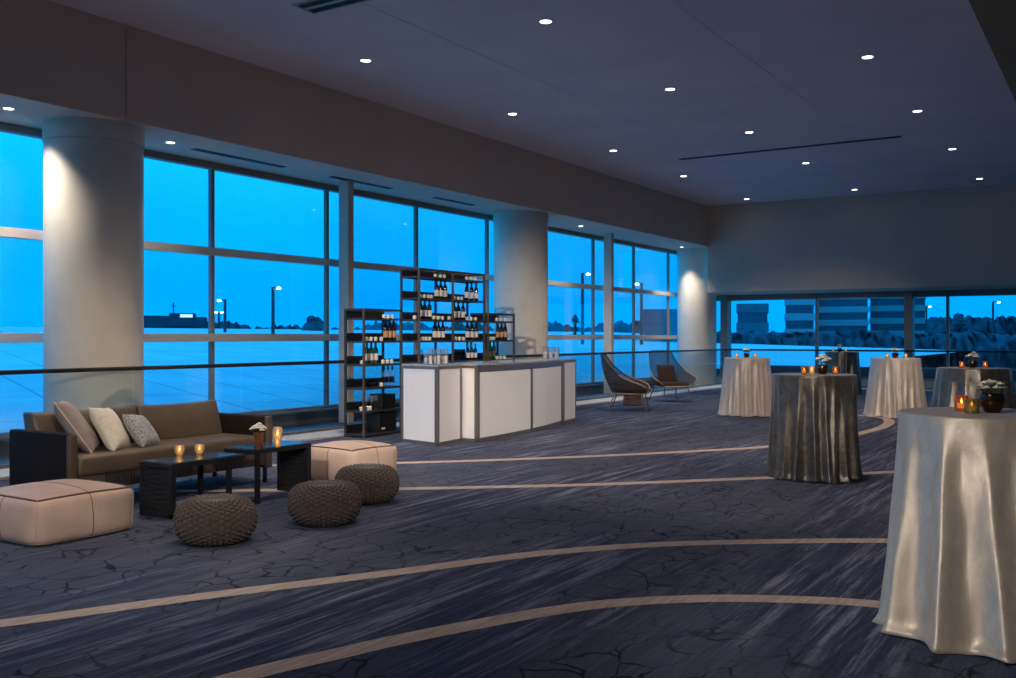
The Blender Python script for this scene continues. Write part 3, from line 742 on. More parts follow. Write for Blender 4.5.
# ================================================================== BOTTLE RACKS
XF, XBk = -9.27, -9.62
LV = [0.05, 0.385, 0.72, 1.06, 1.40, 1.735, 2.07, 2.41]
def rack(lab, ys, top, levels):
    y0, y1 = ys[0], ys[-1]
    t = thing('bottle_rack', lab, 'shelf', ((XF + XBk) / 2, (y0 + y1) / 2, 0), 0, 'steel bottle racks behind the bar')
    ox, oy = (XF + XBk) / 2, (y0 + y1) / 2
    pr = 0.016
    for y in ys:
        for x in (XF, XBk):
            b = MB(); b.box(x - pr, x + pr, y - pr, y + pr, 0, top, 0.003); part(b, 'post', M['brownsteel'] if x == XF else M['steel'], t, ox, oy, False)
    for z in levels:
        b = MB(); b.box(XBk, XF, y0, y1, z - 0.012, z, 0.0)
        for x in (XF, XBk): b.box(x - 0.015, x + 0.015, y0, y1, z - 0.03, z - 0.0005)
        for y in ys: b.box(XBk, XF, y - 0.013, y + 0.013, z - 0.03, z - 0.0005)
        sh = part(b, 'shelf', M['steel'], t, ox, oy, False)
        b = MB(); b.box(XBk - 0.008, XBk + 0.008, y0, y1, z, z + 0.115); part(b, 'back_rail', M['black'], sh, ox, oy, False)
    b = MB()
    for x in (XF, XBk): b.box(x - 0.016, x + 0.016, y0, y1, top - 0.03, top)
    for y in ys: b.box(XBk, XF, y - 0.014, y + 0.014, top - 0.03, top)
    part(b, 'top_frame', M['steel'], t, ox, oy, False)
rack('low black steel bottle rack, left of the tall rack', [10.75, 11.60], 1.87, LV[:6])
rack('tall two-bay black steel bottle rack behind the bar', [12.05, 12.95, 13.87], 2.53, LV)
rack('low black steel bottle rack, right of the tall rack', [13.99, 14.83], 1.87, LV[:6])
# bottles
BPROF = [(0, 0), (0.036, 0), (0.0375, 0.006), (0.0375, 0.19), (0.034, 0.215), (0.018, 0.245), (0.0145, 0.26), (0.0145, 0.325), (0, 0.325)]
def bottle_proto(body, label, cap, lz=(0.05, 0.15), s=1.0):
    t = thing('bottle', 'x', 'bottle', (0, 0, 0))
    b = MB(); b.lathe(BPROF, 16); b.build('glass', body, t)
    b = MB(); b.lathe([(0.0382, lz[0]), (0.0386, lz[0]), (0.0386, lz[1]), (0.0382, lz[1])], 16); b.build('label', label, t)
    b = MB(); b.lathe([(0.0152, 0.265), (0.0165, 0.267), (0.0165, 0.328), (0, 0.332)], 12); b.build('cap', cap, t)
    return t
PRO = {}
def put_bottles(kind, xs, z, lab, group, x=-9.47):
    mats = {'wine': ('winered', 'paper', 'blackcap'), 'redcap': ('winered', 'paper', 'redcap'), 'amber': ('winered', 'amberlabel', 'blackcap'),
            'green': ('greenbottle', 'paper', 'greenbottle'), 'clear': ('smoke', 'paper', 'whitecap'), 'vodka': ('jar', 'smoke', 'blackcap'), 'dark': ('greenbottle', 'olive', 'blackcap')}[kind]
    words = ['left', 'middle', 'right']
    for i, px in enumerate(xs):
        loc = (x, onx(px, x), z)
        if kind not in PRO: PRO[kind] = bottle_proto(*(M[k] for k in mats)); o = PRO[kind]; o.location = loc
        else: o = dup(PRO[kind], loc)
        o['label'] = lab % words[i]; o['group'] = group
        sc = {'vodka': 0.9, 'clear': 0.85, 'wine': 1.0}.get(kind, 1.0)
        if sc != 1: o.scale = (sc, sc, sc)
put_bottles('amber', (385.5, 389.6, 393.7), LV[4], '%s of three copper-labelled dark bottles on the low left rack', 'copper-labelled bottles on the left rack')
put_bottles('green', (366.8, 371.2, 375.6), LV[3], '%s of three green bottles on the low left rack', 'green bottles on the left rack')
put_bottles('vodka', (384, 388, 392.3), LV[2], '%s of three clear black-capped bottles on the low left rack', 'clear bottles on the left rack')
put_bottles('wine', (436.5, 440.8, 445.0), LV[6], '%s of three wine bottles high on the tall rack, left bay', 'wine bottles on the tall rack')
put_bottles('wine', (420.6, 424.8, 429.4), LV[5], '%s of three wine bottles on the third shelf of the tall rack, left bay', 'wine bottles on the tall rack')
put_bottles('redcap', (434.6, 438.6, 442.8), LV[4], '%s of three red-capped bottles on the tall rack, left bay', 'red-capped bottles on the tall rack')
put_bottles('wine', (466.7, 471.5, 476.1), LV[6], '%s of three wine bottles high on the tall rack, right bay', 'wine bottles on the tall rack')
put_bottles('wine', (454.2, 458.3, 463.0), LV[5], '%s of three wine bottles on the third shelf of the tall rack, right bay', 'wine bottles on the tall rack')
put_bottles('redcap', (467.6, 471.8, 476.2), LV[4], '%s of three red-capped bottles on the tall rack, right bay', 'red-capped bottles on the tall rack')
put_bottles('clear', (468, 471.7, 475.3), LV[3], '%s of three white-capped smoky bottles on the tall rack, right bay', 'white-capped bottles on the tall rack')
put_bottles('amber', (497.8, 501.5, 505.2), LV[4], '%s of three copper-labelled bottles on the low right rack', 'copper-labelled bottles on the right rack')
put_bottles('dark', (486.3, 490.2, 493.8), LV[3], '%s of three dark green bottles on the low right rack', 'dark green bottles on the right rack')
# little glowing white votive cups along the shelf fronts
VP = None
def votives(xs, z, where, x=-9.36):
    global VP
    n = len(xs); num = ['first', 'second', 'third', 'fourth', 'fifth']
    for i, px in enumerate(xs):
        lab = '%s white votive cup from the left, %s' % (num[i], where)
        if n == 1: lab = 'lone white votive cup, %s' % where
        loc = (x, onx(px, x), z)
        if VP is None:
            VP = thing('votive_cup', lab, 'candle', loc, 0, 'small white votive cups on the racks')
            b = MB(); b.lathe([(0, 0), (0.024, 0), (0.034, 0.052), (0.030, 0.052), (0.022, 0.008), (0, 0.008)], 14); b.build('cup', M['wax'], VP)
            b = MB(); b.lathe([(0, 0.012), (0.021, 0.012), (0.025, 0.040), (0.010, 0.048), (0, 0.062)], 12); b.build('glowing_candle', M['whiteglow'], VP)
        else: dup(VP, loc, label=lab)
A_, B_, D_ = 'low left rack', 'tall rack left bay', 'tall rack right bay'
votives((384, 388, 392), LV[5], 'top shelf of the ' + A_)
votives((366.7, 371, 375.6, 381.3), LV[4], 'second shelf of the ' + A_)
votives((362, 382.8, 387.2, 391.6), LV[3], 'third shelf of the ' + A_)
votives((381.3,), LV[2], 'fourth shelf of the ' + A_)
votives((361.4, 367.6, 369.8), LV[1], 'fifth shelf of the ' + A_)
votives((435.2, 440.2, 444.2), LV[7], 'top shelf of the ' + B_)
votives((420.4, 424.2, 428.2, 431.2), LV[6], 'second shelf of the ' + B_)
votives((414.5, 433.6, 438.0, 442.3, 449.0), LV[5], 'third shelf of the ' + B_)
votives((419.6, 422.6, 426.0, 429.6), LV[4], 'fourth shelf of the ' + B_)
votives((466.6, 470.7, 475.0), LV[7], 'top shelf of the ' + D_)
votives((454.2, 458.4, 461.8), LV[6], 'second shelf of the ' + D_)
votives((467.2, 470.8, 475.4), LV[5], 'third shelf of the ' + D_)
votives((455.6, 459.6, 463.4), LV[4], 'fourth shelf of the ' + D_)
votives((496.8, 500.8, 504.9), LV[5], 'top shelf of the low right rack')
votives((488.4, 491.0, 493.6), LV[4], 'second shelf of the low right rack')
votives((497.0, 500.6, 504.5), LV[3], 'third shelf of the low right rack')
# glasses on the racks
def wineglass(lab, loc, mat, group, s=1.0):
    t = thing('wine_glass', lab, 'glass', loc, 0, group); t.scale = (s, s, s)
    b = MB(); b.lathe([(0, 0.0), (0.034, 0.0), (0.034, 0.003), (0.006, 0.008), (0.005, 0.09), (0, 0.09)], 14); b.build('stem', mat, t)
    b = MB(); b.lathe([(0, 0.088), (0.012, 0.09), (0.036, 0.12), (0.040, 0.15), (0.034, 0.20), (0.031, 0.20), (0.037, 0.15), (0.033, 0.122), (0, 0.095)], 14); b.build('bowl', mat, t)
    return t
for i, px in enumerate((366.5, 371.5, 376.2)):
    wineglass('%s of three clear stem glasses on the low left rack' % ['left', 'middle', 'right'][i], (-9.46, onx(px, -9.46), LV[1]), M['jar'], 'stem glasses on the racks')
for i, px in enumerate((455.6, 459.4, 463.4)):
    wineglass('%s of three dark goblets on the tall rack, right bay' % ['left', 'middle', 'right'][i], (-9.46, onx(px, -9.46), LV[3]), M['smoke'], 'dark goblets on the tall rack', 0.95)
for i, px in enumerate((367, 370.5, 374, 377.5)):
    cup('tumbler', '%s of four smoky tumblers on the low left rack' % ['first', 'second', 'third', 'last'][i], 'glass', (-9.46, onx(px, -9.46), LV[2]), 0.034, 0.085, M['smoke'], 'smoky tumblers on the left rack', glow=False)
for i, px in enumerate((418.2, 420.6)):
    wineglass('%s of two clear glasses beside the bar jars on the tall rack' % ['left', 'right'][i], (-9.40, onx(px, -9.40), LV[3]), M['jar'], 'stem glasses on the racks')
b = MB(); b.box(-9.585, -9.34, 11.24, 11.56, 0.386, 0.60, 0.01); o = b.build('wooden_crate', M['black'], smooth=False); tag(o, 'small dark box on the fifth shelf of the low left rack', 'box')
t = thing('drinks_cooler', 'black box cooler standing at the foot of the low left rack', 'cooler', (-9.455, 11.36, 0.051))
b = MB(); b.box(-0.13, 0.13, -0.20, 0.20, 0.0, 0.29, 0.008); b.build('body', M['black'], t, smooth=False)
b = MB(); b.box(0.13, 0.136, -0.15, -0.07, 0.03, 0.06); b.build('tag', M['whitecap'], t, smooth=False)

# ================================================================== BAR
def barmod(lab, fp_, faces, ztop=1.05):
    """fp_: footprint (room xy, counter-clockwise); faces: list of (i, j, splits) outward faces to be panelled"""
    cx = sum(p[0] for p in fp_) / len(fp_); cy = sum(p[1] for p in fp_) / len(fp_)
    t = thing('bar_counter', lab, 'bar counter', (cx, cy, 0), 0, 'white panelled bar units')
    loc = [(p[0] - cx, p[1] - cy) for p in fp_]
    k_ = 0.955 if not faces or len(fp_) > 5 else 1.0
    b = MB(); b.prism([(x * k_, y * 0.995) for x, y in loc], 0.0, ztop - 0.05); b.build('carcass', M['barframe'], t, smooth=False)
    big = [(x + 0.035 * (1 if x > 0 else -1), y + 0.035 * (1 if y > 0 else -1)) for x, y in loc]
    b = MB(); b.prism([(x * k_, y) for x, y in loc], ztop - 0.05, ztop - 0.012); b.build('top_edge', M['barframe'], t, smooth=False)
    b = MB(); b.prism([(x * 1.015, y * 1.01) for x, y in loc], ztop - 0.012, ztop + 0.012, 0.003); b.build('counter_top', M['bartop'], t, smooth=False)
    for i, j in faces:
        p, q = Vector(loc[i]), Vector(loc[j]); d = (q - p); ln = d.length; d.normalize(); nrm = Vector((d.y, -d.x))
        if nrm.dot((p + q) / 2) < 0: nrm = -nrm
        m = 0.045; a, e = p + d * m, q - d * m
        b = MB(); b.prism([(a + nrm * 0.000).to_tuple(), (e + nrm * 0.000).to_tuple(), (e + nrm * 0.010).to_tuple(), (a + nrm * 0.010).to_tuple()], 0.045, ztop - 0.045, 0.002); b.build('front_panel', M['whitepanel'], t, smooth=False)
        b = MB()
        for w in (p, q):
            s = 1 if w is p else -1
            c0, c1 = w, w + d * s * 0.035
            b.prism([(c0).to_tuple(), (c1).to_tuple(), (c1 + nrm * 0.016).to_tuple(), (c0 + nrm * 0.016).to_tuple()], 0, ztop - 0.05)
        b.prism([p.to_tuple(), q.to_tuple(), (q + nrm * 0.016).to_tuple(), (p + nrm * 0.016).to_tuple()], 0.0, 0.04)
        b.prism([p.to_tuple(), q.to_tuple(), (q + nrm * 0.016).to_tuple(), (p + nrm * 0.016).to_tuple()], ztop - 0.048, ztop - 0.012)
        b.build('panel_frame', M['barframe'], t, smooth=False)
    return t
barmod('white panelled bar unit at the left end, holding the cluster of jars', [(-8.5, 10.66), (-7.76, 10.48), (-7.83, 11.13), (-8.5, 11.2)], ((0, 1), (1, 2)), 1.07)
barmod('long curved white bar unit in the middle of the bar', [(-8.25, 11.24), (-7.57, 11.15), (-7.62, 12.0), (-7.68, 12.70), (-7.80, 13.5), (-7.99, 14.27), (-8.6, 14.17)], ((0, 1),), 1.07)
# curved front panels of the middle unit
bt = [o for o in C.objects if o.get('label', '').startswith('long curved')][0]
def curved_panel(pts, name_panel=True):
    P = cr([(x, y, 0) for x, y in pts], 8); P = [p - bt.location for p in P]
    def off(d0):
        out = []
        for i, p in enumerate(P):
            d = (P[min(i + 1, len(P) - 1)] - P[max(i - 1, 0)]).normalized(); out.append(Vector((p.x + d.y * d0, p.y - d.x * d0)))
        return out
    def trimmed(d0, m):
        o_ = off(d0); a = (o_[1] - o_[0]).normalized(); e = (o_[-1] - o_[-2]).normalized(); o_[0] = o_[0] + a * m; o_[-1] = o_[-1] - e * m; return o_
    inn, outr = trimmed(0.0, 0.04), trimmed(0.014, 0.04)
    b = MB(); b.prism([tuple(p) for p in inn] + [tuple(p) for p in outr[::-1]], 0.055, 0.965, 0.0); b.build('front_panel', M['whitepanel'], bt, smooth=False)
    b = MB(); i0, o0 = off(0.0), off(0.022)
    b.prism([tuple(p) for p in i0] + [tuple(p) for p in o0[::-1]], 0.0, 0.045); b.prism([tuple(p) for p in i0] + [tuple(p) for p in o0[::-1]], 0.975, 1.045)
    for k0, k1 in ((0, 1), (-2, -1)):
        d = (i0[k1] - i0[k0]).normalized() * 0.035
        if k0 == 0: q = [i0[0], i0[0] + d, o0[0] + d, o0[0]]
        else: q = [i0[-1] - d, i0[-1], o0[-1], o0[-1] - d]
        b.prism([tuple(v) for v in q], 0.0, 1.0)
    b.build('panel_frame', M['barframe'], bt, smooth=False)
curved_panel([(-7.57, 11.15), (-7.59, 11.70), (-7.63, 12.25), (-7.69, 12.79)])
curved_panel([(-7.69, 12.79), (-7.79, 13.35), (-7.92, 13.95), (-7.99, 14.27)])
barmod('white panelled bar unit at the right end, holding three jars', [(-8.60, 14.33), (-7.98, 14.33), (-8.12, 15.02), (-8.72, 14.95)], ((1, 2), (0, 1)), 1.07)
# jars on the bar
def jar(lab, loc, r, h, fill, group):
    t = thing('glass_jar', lab, 'jar', loc, 0, group)
    b = MB(); b.lathe([(0, 0), (r * 0.96, 0), (r, 0.008), (r, h * 0.9), (r * 0.97, h), (r * 0.92, h), (r * 0.94, h * 0.9), (r * 0.94, 0.012), (0, 0.012)], 18); b.build('glass', M['jar'], t)
    b = MB(); b.lathe([(0, 0.014), (r * 0.84, 0.014), (r * 0.84, h * fill), (r * 0.6, h * fill + 0.01), (0, h * fill + 0.012)], 14); b.build('filling', M['jarfill'], t)
    return t
def bt_loc(px, dY, Y0=13.05, z=1.083): p = at(px, Y0 + dY, z); return (p.x, p.y, z)
jn = ['first', 'second', 'third', 'fourth', 'fifth', 'sixth']
for i, (px, dy, h) in enumerate(((426.0, 0.12, 0.16), (430.5, 0.02, 0.22), (434.6, 0.16, 0.20), (438.6, 0.06, 0.23), (442.6, 0.20, 0.21), (446.0, 0.10, 0.22))):
    jar('%s clear glass jar from the left in the cluster on the left bar unit' % jn[i], bt_loc(px, dy + 0.05), 0.030, h, 0.5, 'clear jars on the left bar unit')
for i, (px, dy) in enumerate(((545.3, 0.1), (550.6, 0.05), (556.6, 0.1))):
    jar('%s of three clear jars on the right bar unit' % ['left', 'middle', 'right'][i], bt_loc(px, dy, 16.55), 0.047, 0.21, 0.5, 'clear jars on the right bar unit')
for i, px in enumerate((508, 512.5, 517, 521, 498)):
    pass

# ================================================================== LOUNGE CHAIRS AT THE WINDOW
def lounge_chair(lab, loc, rz, pillow_on=True):
    t = thing('lounge_chair', lab, 'chair', loc, rz, 'woven lounge chairs by the window')
    rim_k = [(0, -0.47, 1.13), (0.17, -0.465, 1.13), (0.27, -0.42, 1.10), (0.33, -0.28, 0.90), (0.42, -0.06, 0.70), (0.50, 0.18, 0.585), (0.52, 0.36, 0.52), (0.47, 0.45, 0.46), (0.38, 0.47, 0.385)]
    base_k = [(0, -0.24, 0.335), (0.12, -0.235, 0.335), (0.21, -0.21, 0.335), (0.28, -0.12, 0.335), (0.31, 0.02, 0.335), (0.325, 0.16, 0.335), (0.33, 0.30, 0.335), (0.33, 0.40, 0.337), (0.33, 0.45, 0.345)]
    def both(k):
        h = cr(k, 6); return [Vector((-p.x, p.y, p.z)) for p in h[::-1]] + h[1:]
    rim, base = both(rim_k), both(base_k)
    n = 12; rows = []
    for j in range(n + 1):
        s = j / n; row = []
        for a, c in zip(base, rim):
            q = a.lerp(c, s); bul = math.sin(PI * s) * 0.05; d = Vector((q.x, q.y - 0.1, 0))
            if d.length > 1e-4: d.normalize()
            row.append(q + d * bul)
        rows.append(row)
    b = MB(); b.grid(rows); o = b.build('woven_shell', M['weave'], t, angle=180)
    md = o.modifiers.new('thick', 'SOLIDIFY'); md.thickness = 0.008
    b = MB(); b.tube(rim, 0.013, 8); b.build('rim', M['chairdark'], t)
    for sgn in (-1, 1):
        arm = [Vector((p.x, p.y - 0.002, p.z + 0.006)) for p in rim if p.x * sgn > 0.3 and p.z < 0.72]
        b = MB(); b.tube(arm, 0.015, 8); b.build('arm_trim', M['rimtan'], t)
    b = MB(); loop = base + [Vector((0.20, 0.465, 0.345)), Vector((0, 0.47, 0.345)), Vector((-0.20, 0.465, 0.345))]; b.tube(loop, 0.015, 8, closed=True); b.build('seat_ring', M['rimtan'], t)
    b = MB()
    b.prism([(p.x, p.y) for p in base], 0.326, 0.338); b.build('seat_base', M['chairdark'], t, smooth=False)
    b = MB(); b.box(-0.29, 0.29, -0.17, 0.45, 0.34, 0.43, 0.03, 3); b.build('seat_cushion', M['cushion'], t)
    for x, y in ((-0.27, -0.16), (0.27, -0.16), (-0.28, 0.38), (0.28, 0.38)):
        b = MB(); b.tube([(x, y, 0.335), (x * 1.28, y * (1.22 if y > 0 else 1.9), 0.0)], [0.015, 0.010], 8); b.build('leg', M['chairleg'], t)
    if pillow_on:
        pass
    return t
c1 = at(624.5, 19.5, 0)
f1 = Vector((0.845 * 0.97 + 0.535 * 0.22, 0.535 * 0.97 - 0.845 * 0.22, 0))
lounge_chair('woven lounge chair seen side-on, nearer the bar', c1, math.atan2(-f1.x, f1.y))
c2 = at(668.5, 22.2, 0); f2 = Vector((0.535 * 0.955 + 0.845 * 0.30, -0.845 * 0.955 + 0.535 * 0.30, 0)).normalized()
rz2 = math.atan2(-f2.x, f2.y)
lounge_chair('woven lounge chair facing the room beside the farthest column', c2, rz2)
pc = c2 - f2 * 0.10 + Vector((0, 0, 0.605))
o = pillow('cushion', 'dark brown square cushion standing on the far lounge chair', M['cushion'], 0.46, 0.14, pc, prot(math.degrees(math.atan2(f2.y, f2.x)), 20, 0)); o['group'] = 'lounge chair cushions'
# drum stool behind the first chair
p = at(632.5, 20.9, 0)
t = thing('drum_stool', 'small copper brown drum stool behind the side-on lounge chair', 'stool', p)
b = MB(); b.lathe([(0, 0), (0.20, 0), (0.215, 0.02), (0.19, 0.16), (0.215, 0.30), (0.20, 0.32), (0, 0.32)], 28); b.build('body', M['copperbrown'], t)
b = MB(); b.lathe([(0.193, 0.145), (0.199, 0.15), (0.199, 0.17), (0.193, 0.175)], 28); b.build('band', M['brass'], t)

# ================================================================== DRAPED COCKTAIL TABLES
def cloth(lab, ctr, Rt, Rb, mat, nf, seed, amp=0.07, h=1.07, skew=(0, 0)):
    rnd = random.Random(seed); seg, rowsn = 300, 44
    cen = []; a = rnd.uniform(0, 1)
    for k in range(nf):
        cen.append((a, rnd.uniform(0.65, 1.25), rnd.uniform(-0.10, 0.10), rnd.uniform(0.0, 0.10))); a += 2 * PI / nf * rnd.uniform(0.72, 1.28)
    tot = a - cen[0][0]
    cen = [(cen[0][0] + (c[0] - cen[0][0]) * 2 * PI / tot, c[1], c[2], c[3]) for c in cen]
    def fold(th, tt):
        s = -0.62
        for c, aa, dr, st in cen:
            d = (th - c - dr * tt + PI) % (2 * PI) - PI
            w = (2 * PI / nf) * (0.30 + 0.05 * tt)
            k = max(0.0, min(1.0, (tt - st * 0.5) / (1 - st * 0.5))) ** 0.75
            s += aa * 1.35 * math.exp(-abs(d / w) ** 1.5) * (0.35 + 0.65 * k)
        return s
    b = MB(); rows = []
    for r in (0.0005, 0.35, 0.7, 0.9, 0.965): rows.append([(Rt * r * math.cos(2 * PI * k / seg), Rt * r * math.sin(2 * PI * k / seg), h) for k in range(seg)])
    for rr, zz in ((0.985, -0.001), (0.997, -0.005), (1.0, -0.014)): rows.append([(Rt * rr * math.cos(2 * PI * k / seg), Rt * rr * math.sin(2 * PI * k / seg), h + zz) for k in range(seg)])
    hem = [rnd.uniform(0, 6.28) for _ in range(6)]
    for j in range(1, rowsn + 1):
        tt = j / rowsn; row = []
        for k in range(seg):
            th = 2 * PI * k / seg
            f = fold(th, tt)
            r = Rt + (Rb - Rt) * tt ** 0.9 + amp * f * (0.42 + 0.58 * tt) * min(1.0, tt * 6) ** 0.8
            z = (h - 0.014) * (1 - tt)
            if tt > 0.93:
                q = (tt - 0.93) / 0.07
                r += 0.020 * q * q * (1 + 0.6 * math.sin(9 * th + hem[0]))
                z += (0.010 + 0.008 * math.sin(7 * th + hem[1]) + 0.006 * math.sin(13 * th + hem[2])) * q
            r += 0.004 * math.sin(23 * th + 8 * tt + hem[3]) * math.sin(PI * tt) * math.sin(5 * tt + hem[4])
            row.append((r * math.cos(th) + skew[0] * tt, r * math.sin(th) + skew[1] * tt, max(0.003, z)))
        rows.append(row)
    vs = b.grid(rows, wrap=True); b._f(vs[0])
    o = b.build('tablecloth', mat, angle=180); o.location = (ctr[0], ctr[1], 0)
    md = o.modifiers.new('cloth_thickness', 'SOLIDIFY'); md.thickness = 0.003; md.offset = -1
    return tag(o, lab, 'tablecloth', 'satin cloths over round cocktail tables')
TB = [
    ('silver champagne satin cloth over the nearest round cocktail table', at(982, 5.02), 0.40, 0.515, 'silver', 15, 19, 0.085),
    ('dark pewter satin cloth over the cocktail table in the middle of the carpet', at(813.5, 10.15), 0.425, 0.435, 'bronze', 22, 23, 0.066),
    ('pale champagne cloth over the cocktail table by the farthest column', at(747, 18.2), 0.415, 0.485, 'champagne', 21, 31, 0.055),
    ('dark satin cloth over the small distant table at the end railing', at(842, 25.3), 0.42, 0.47, 'bronze', 20, 41, 0.050),
    ('pale champagne cloth over the far cocktail table right of the dark ones', at(895.5, 17.9), 0.425, 0.51, 'champagne', 22, 53, 0.055),
    ('dark pewter satin cloth over the table half hidden by the nearest one', at(973.5, 12.2), 0.425, 0.52, 'bronze', 19, 67, 0.062)]
for lab, ctr, rt, rb, mt, nf, sd, am in TB: cloth(lab, ctr, rt, rb, M[mt], nf, sd, am, skew=(0.085, -0.15) if rt == 0.40 else (0, 0))
# settings on the tables
ZT = 1.0725
TN = ['nearest silver table', 'middle dark table', 'pale table by the far column', 'small distant dark table', 'far pale table', 'half-hidden dark table']
def tp(px, i, dy=0.0):
    Y = -TB[i][1].x * S_ + TB[i][1].y * C_
    p = at(px, Y + dy, ZT); return (p.x, p.y, ZT)
def bowl(lab, loc, r, h):
    t = thing('flower_bowl', lab, 'bowl', loc, 0, 'dark flower bowls on the cocktail tables')
    b = MB(); b.lathe([(0, 0), (r * 0.55, 0), (r * 0.62, h * 0.05), (r * 0.95, h * 0.45), (r, h * 0.68), (r * 0.9, h), (r * 0.82, h), (r * 0.9, h * 0.66), (r * 0.5, h * 0.12), (0, h * 0.12)], 26); b.build('body', M['bowl'], t)
    b = MB(); b.lathe([(r * 0.87, h * 0.98), (r * 0.92, h * 1.0), (r * 0.9, h * 1.03), (r * 0.84, h * 1.02)], 26); b.build('rim', M['bowl'], t)
    return t
G1 = 'candle cups on the cocktail tables'
# nearest table
cup('candle_cup', 'amber glass candle cup glowing on the nearest silver table', 'candle holder', tp(961.5, 0, 0.05), 0.034, 0.082, M['amber'], G1)
cup('candle_cup', 'olive gold glass cup in front of the amber one on the nearest table', 'candle holder', tp(971.8, 0, -0.08), 0.035, 0.072, M['olive'], G1)
q = tp(992.5, 0, -0.03); bowl('dark bronze bowl of white flowers on the nearest silver table', q, 0.062, 0.095)
flowers('flower_posy', 'loose white flowers in the bowl on the nearest silver table', (q[0], q[1], ZT + 0.09), 0.062, 11, 7, 0.025, True, 0.015, 0.5)
# the others: two cups either side of a small bowl of flowers
for i, (cups, fx, fs) in {1: (((804.2, 'amber'), (811.8, 'mercury'), (835.5, 'amber')), 822.5, 1.05), 2: (((736.8, 'mercury'), (755.0, 'mercury')), 746.6, 0.9),
                          3: (((833.2, 'mercury'), (845.8, 'mercury')), 839.6, 1.0), 4: (((887.2, 'mercury'), (905.8, 'mercury')), 895.2, 1.0),
                          5: (((961.8, 'amber'), (985.2, 'amber')), 972.6, 1.0)}.items():
    for k, (px, mt) in enumerate(cups):
        side = ['left', 'right'] if len(cups) == 2 else ['leftmost', 'second', 'rightmost']
        cup('candle_cup', '%s glass candle cup on the %s' % (side[k], TN[i]), 'candle holder', tp(px, i, -0.04 if k != 1 else 0.02), 0.032, 0.078, M[mt], G1)
    q = tp(fx, i, 0.0); bowl('small dark flower bowl on the %s' % TN[i], q, 0.060 * fs, 0.085 * fs)
    flowers('flower_posy', 'white flowers in the bowl on the %s' % TN[i], (q[0], q[1], ZT + 0.08 * fs), 0.075 * fs, 12, 20 + i, 0.035, True, 0.020, 0.7)

# ================================================================== OUTSIDE
# pale membrane roof rising gently away from the long window
b = MB()
b.grid([[(-12.6, -40, 0.08), (-12.6, 60, 0.08), (-12.6, 150, 0.08)], [(-75, -40, 2.25), (-75, 60, 2.25), (-75, 150, 2.25)]])
rp = [(-12.6, 30.0, 0.42), tuple(at(880, 28.8, 0.45)), tuple(at(888, 50, 0.45)), tuple(at(750, 200, 0.45)), (-62, 160, 0.45)]
b._f([b.bm.verts.new(p) for p in rp])
o = b.build('roof', M['roof'], smooth=False); struct(o)
b = MB(); b.box(-10.2, XR, 30.0, 30.4, -6.0, 0.56, 0.02); struct(b.build('terrace_wall', M['bldmid'], smooth=False))
b = MB(); b.box(-400, 400, -300, 500, -6.4, -6.0); o = b.build('ground', M['asphalt'], smooth=False); struct(o)
rnd = random.Random(4)
def polelamp(lab, px, Y, ytop, arm=1, zb=-6.0, heads=(1,)):
    p = at(px, Y, zb); zt = zat(ytop, Y) - zb
    t = thing('street_lamp', lab, 'street lamp', p, -YAW * 0 + YAW, 'dusk street lamps beyond the windows')
    t.rotation_euler = (0, 0, YAW)
    b = MB(); b.tube([(0, 0, 0), (0, 0, zt)], [0.16, 0.12], 8); b.build('pole', M['pole'], t)
    for hsgn in heads:
        L_ = 0.0058 * Y * hsgn
        b = MB(); b.tube([(0, 0, zt - 0.05), (L_, 0, zt - 0.02)], 0.06, 6); ar = b.build('arm', M['pole'], t)
        b = MB(); b.lathe([(0, -0.08), (0.15, -0.07), (0.18, 0.02), (0.10, 0.09), (0, 0.10)], 12, (L_, 0, zt - 0.09)); b.build('lamp_head', M['lampglow'], ar)
polelamp('street lamp with one bright head beside the window mullion, left of the tall one', 225, 80, 299.5, heads=(-1,))
polelamp('short twin-headed street lamp at the left of the sofa window', 219, 105, 311.5, heads=(-0.5, 0.5))
polelamp('tall street lamp alone in the middle of the sofa window', 273, 70, 287, heads=(1,))
polelamp('tall street lamp seen just past the middle column', 582.5, 75, 273, heads=(1.0,))
polelamp('street lamp seen behind the side-on lounge chair window', 641.5, 80, 283, heads=(-0.8,))
polelamp('street lamp beside the office block in the end window', 926.5, 130, 306, heads=(0.6,))
polelamp('street lamp near the right edge of the end window', 993, 110, 301.5, heads=(1.0,))
# buildings
def building(lab, px0, px1, Y, ytop, bands, mats=('blddark', 'bldpale'), depth=18, zb=-6.0, yaw=0.0, extra=None):
    p0, p1 = at(px0, Y), at(px1, Y); w = (p1 - p0).length; c = (p0 + p1) / 2
    zt = zat(ytop, Y) - zb
    t = thing('office_building', lab, 'building', (c.x, c.y, zb), YAW - math.atan(((px0 + px1) / 2 - CX) / F) + yaw, 'buildings beyond the windows')
    b = MB(); b.box(-w / 2, w / 2, 0, depth, 0, zt, 0.0); b.build('walls', M[mats[0]], t, smooth=False)
    for k in range(bands):
        z0 = zt * (k + 0.52) / bands; b = MB(); b.box(-w / 2 - 0.15, w / 2 + 0.15, -0.25, depth + 0.25, z0, z0 + zt / bands * 0.46); b.build('floor_band', M[mats[1]], t, smooth=False)
    return t, w, zt
building('banded office block, wide middle part seen in the end window', 819, 866, 150, 280, 8)
building('banded office block, right part beside the broad window post', 872, 923, 165, 280, 8)
building('banded office block, left part next to the slim mullion', 786, 813, 135, 282, 7)
building('low glassy building at the left of the end window', 738, 767, 120, 303.5, 5, ('blddark', 'bldmid'))
building('dark building cut by the far column, seen in the last long window', 644, 690, 95, 309, 3, ('bldmid', 'blddark'), 30)
t, w, zt = building('low dark building with a lit roof sign strip in the sofa window', 171, 194, 120, 313, 3, ('bldmid', 'blddark'))
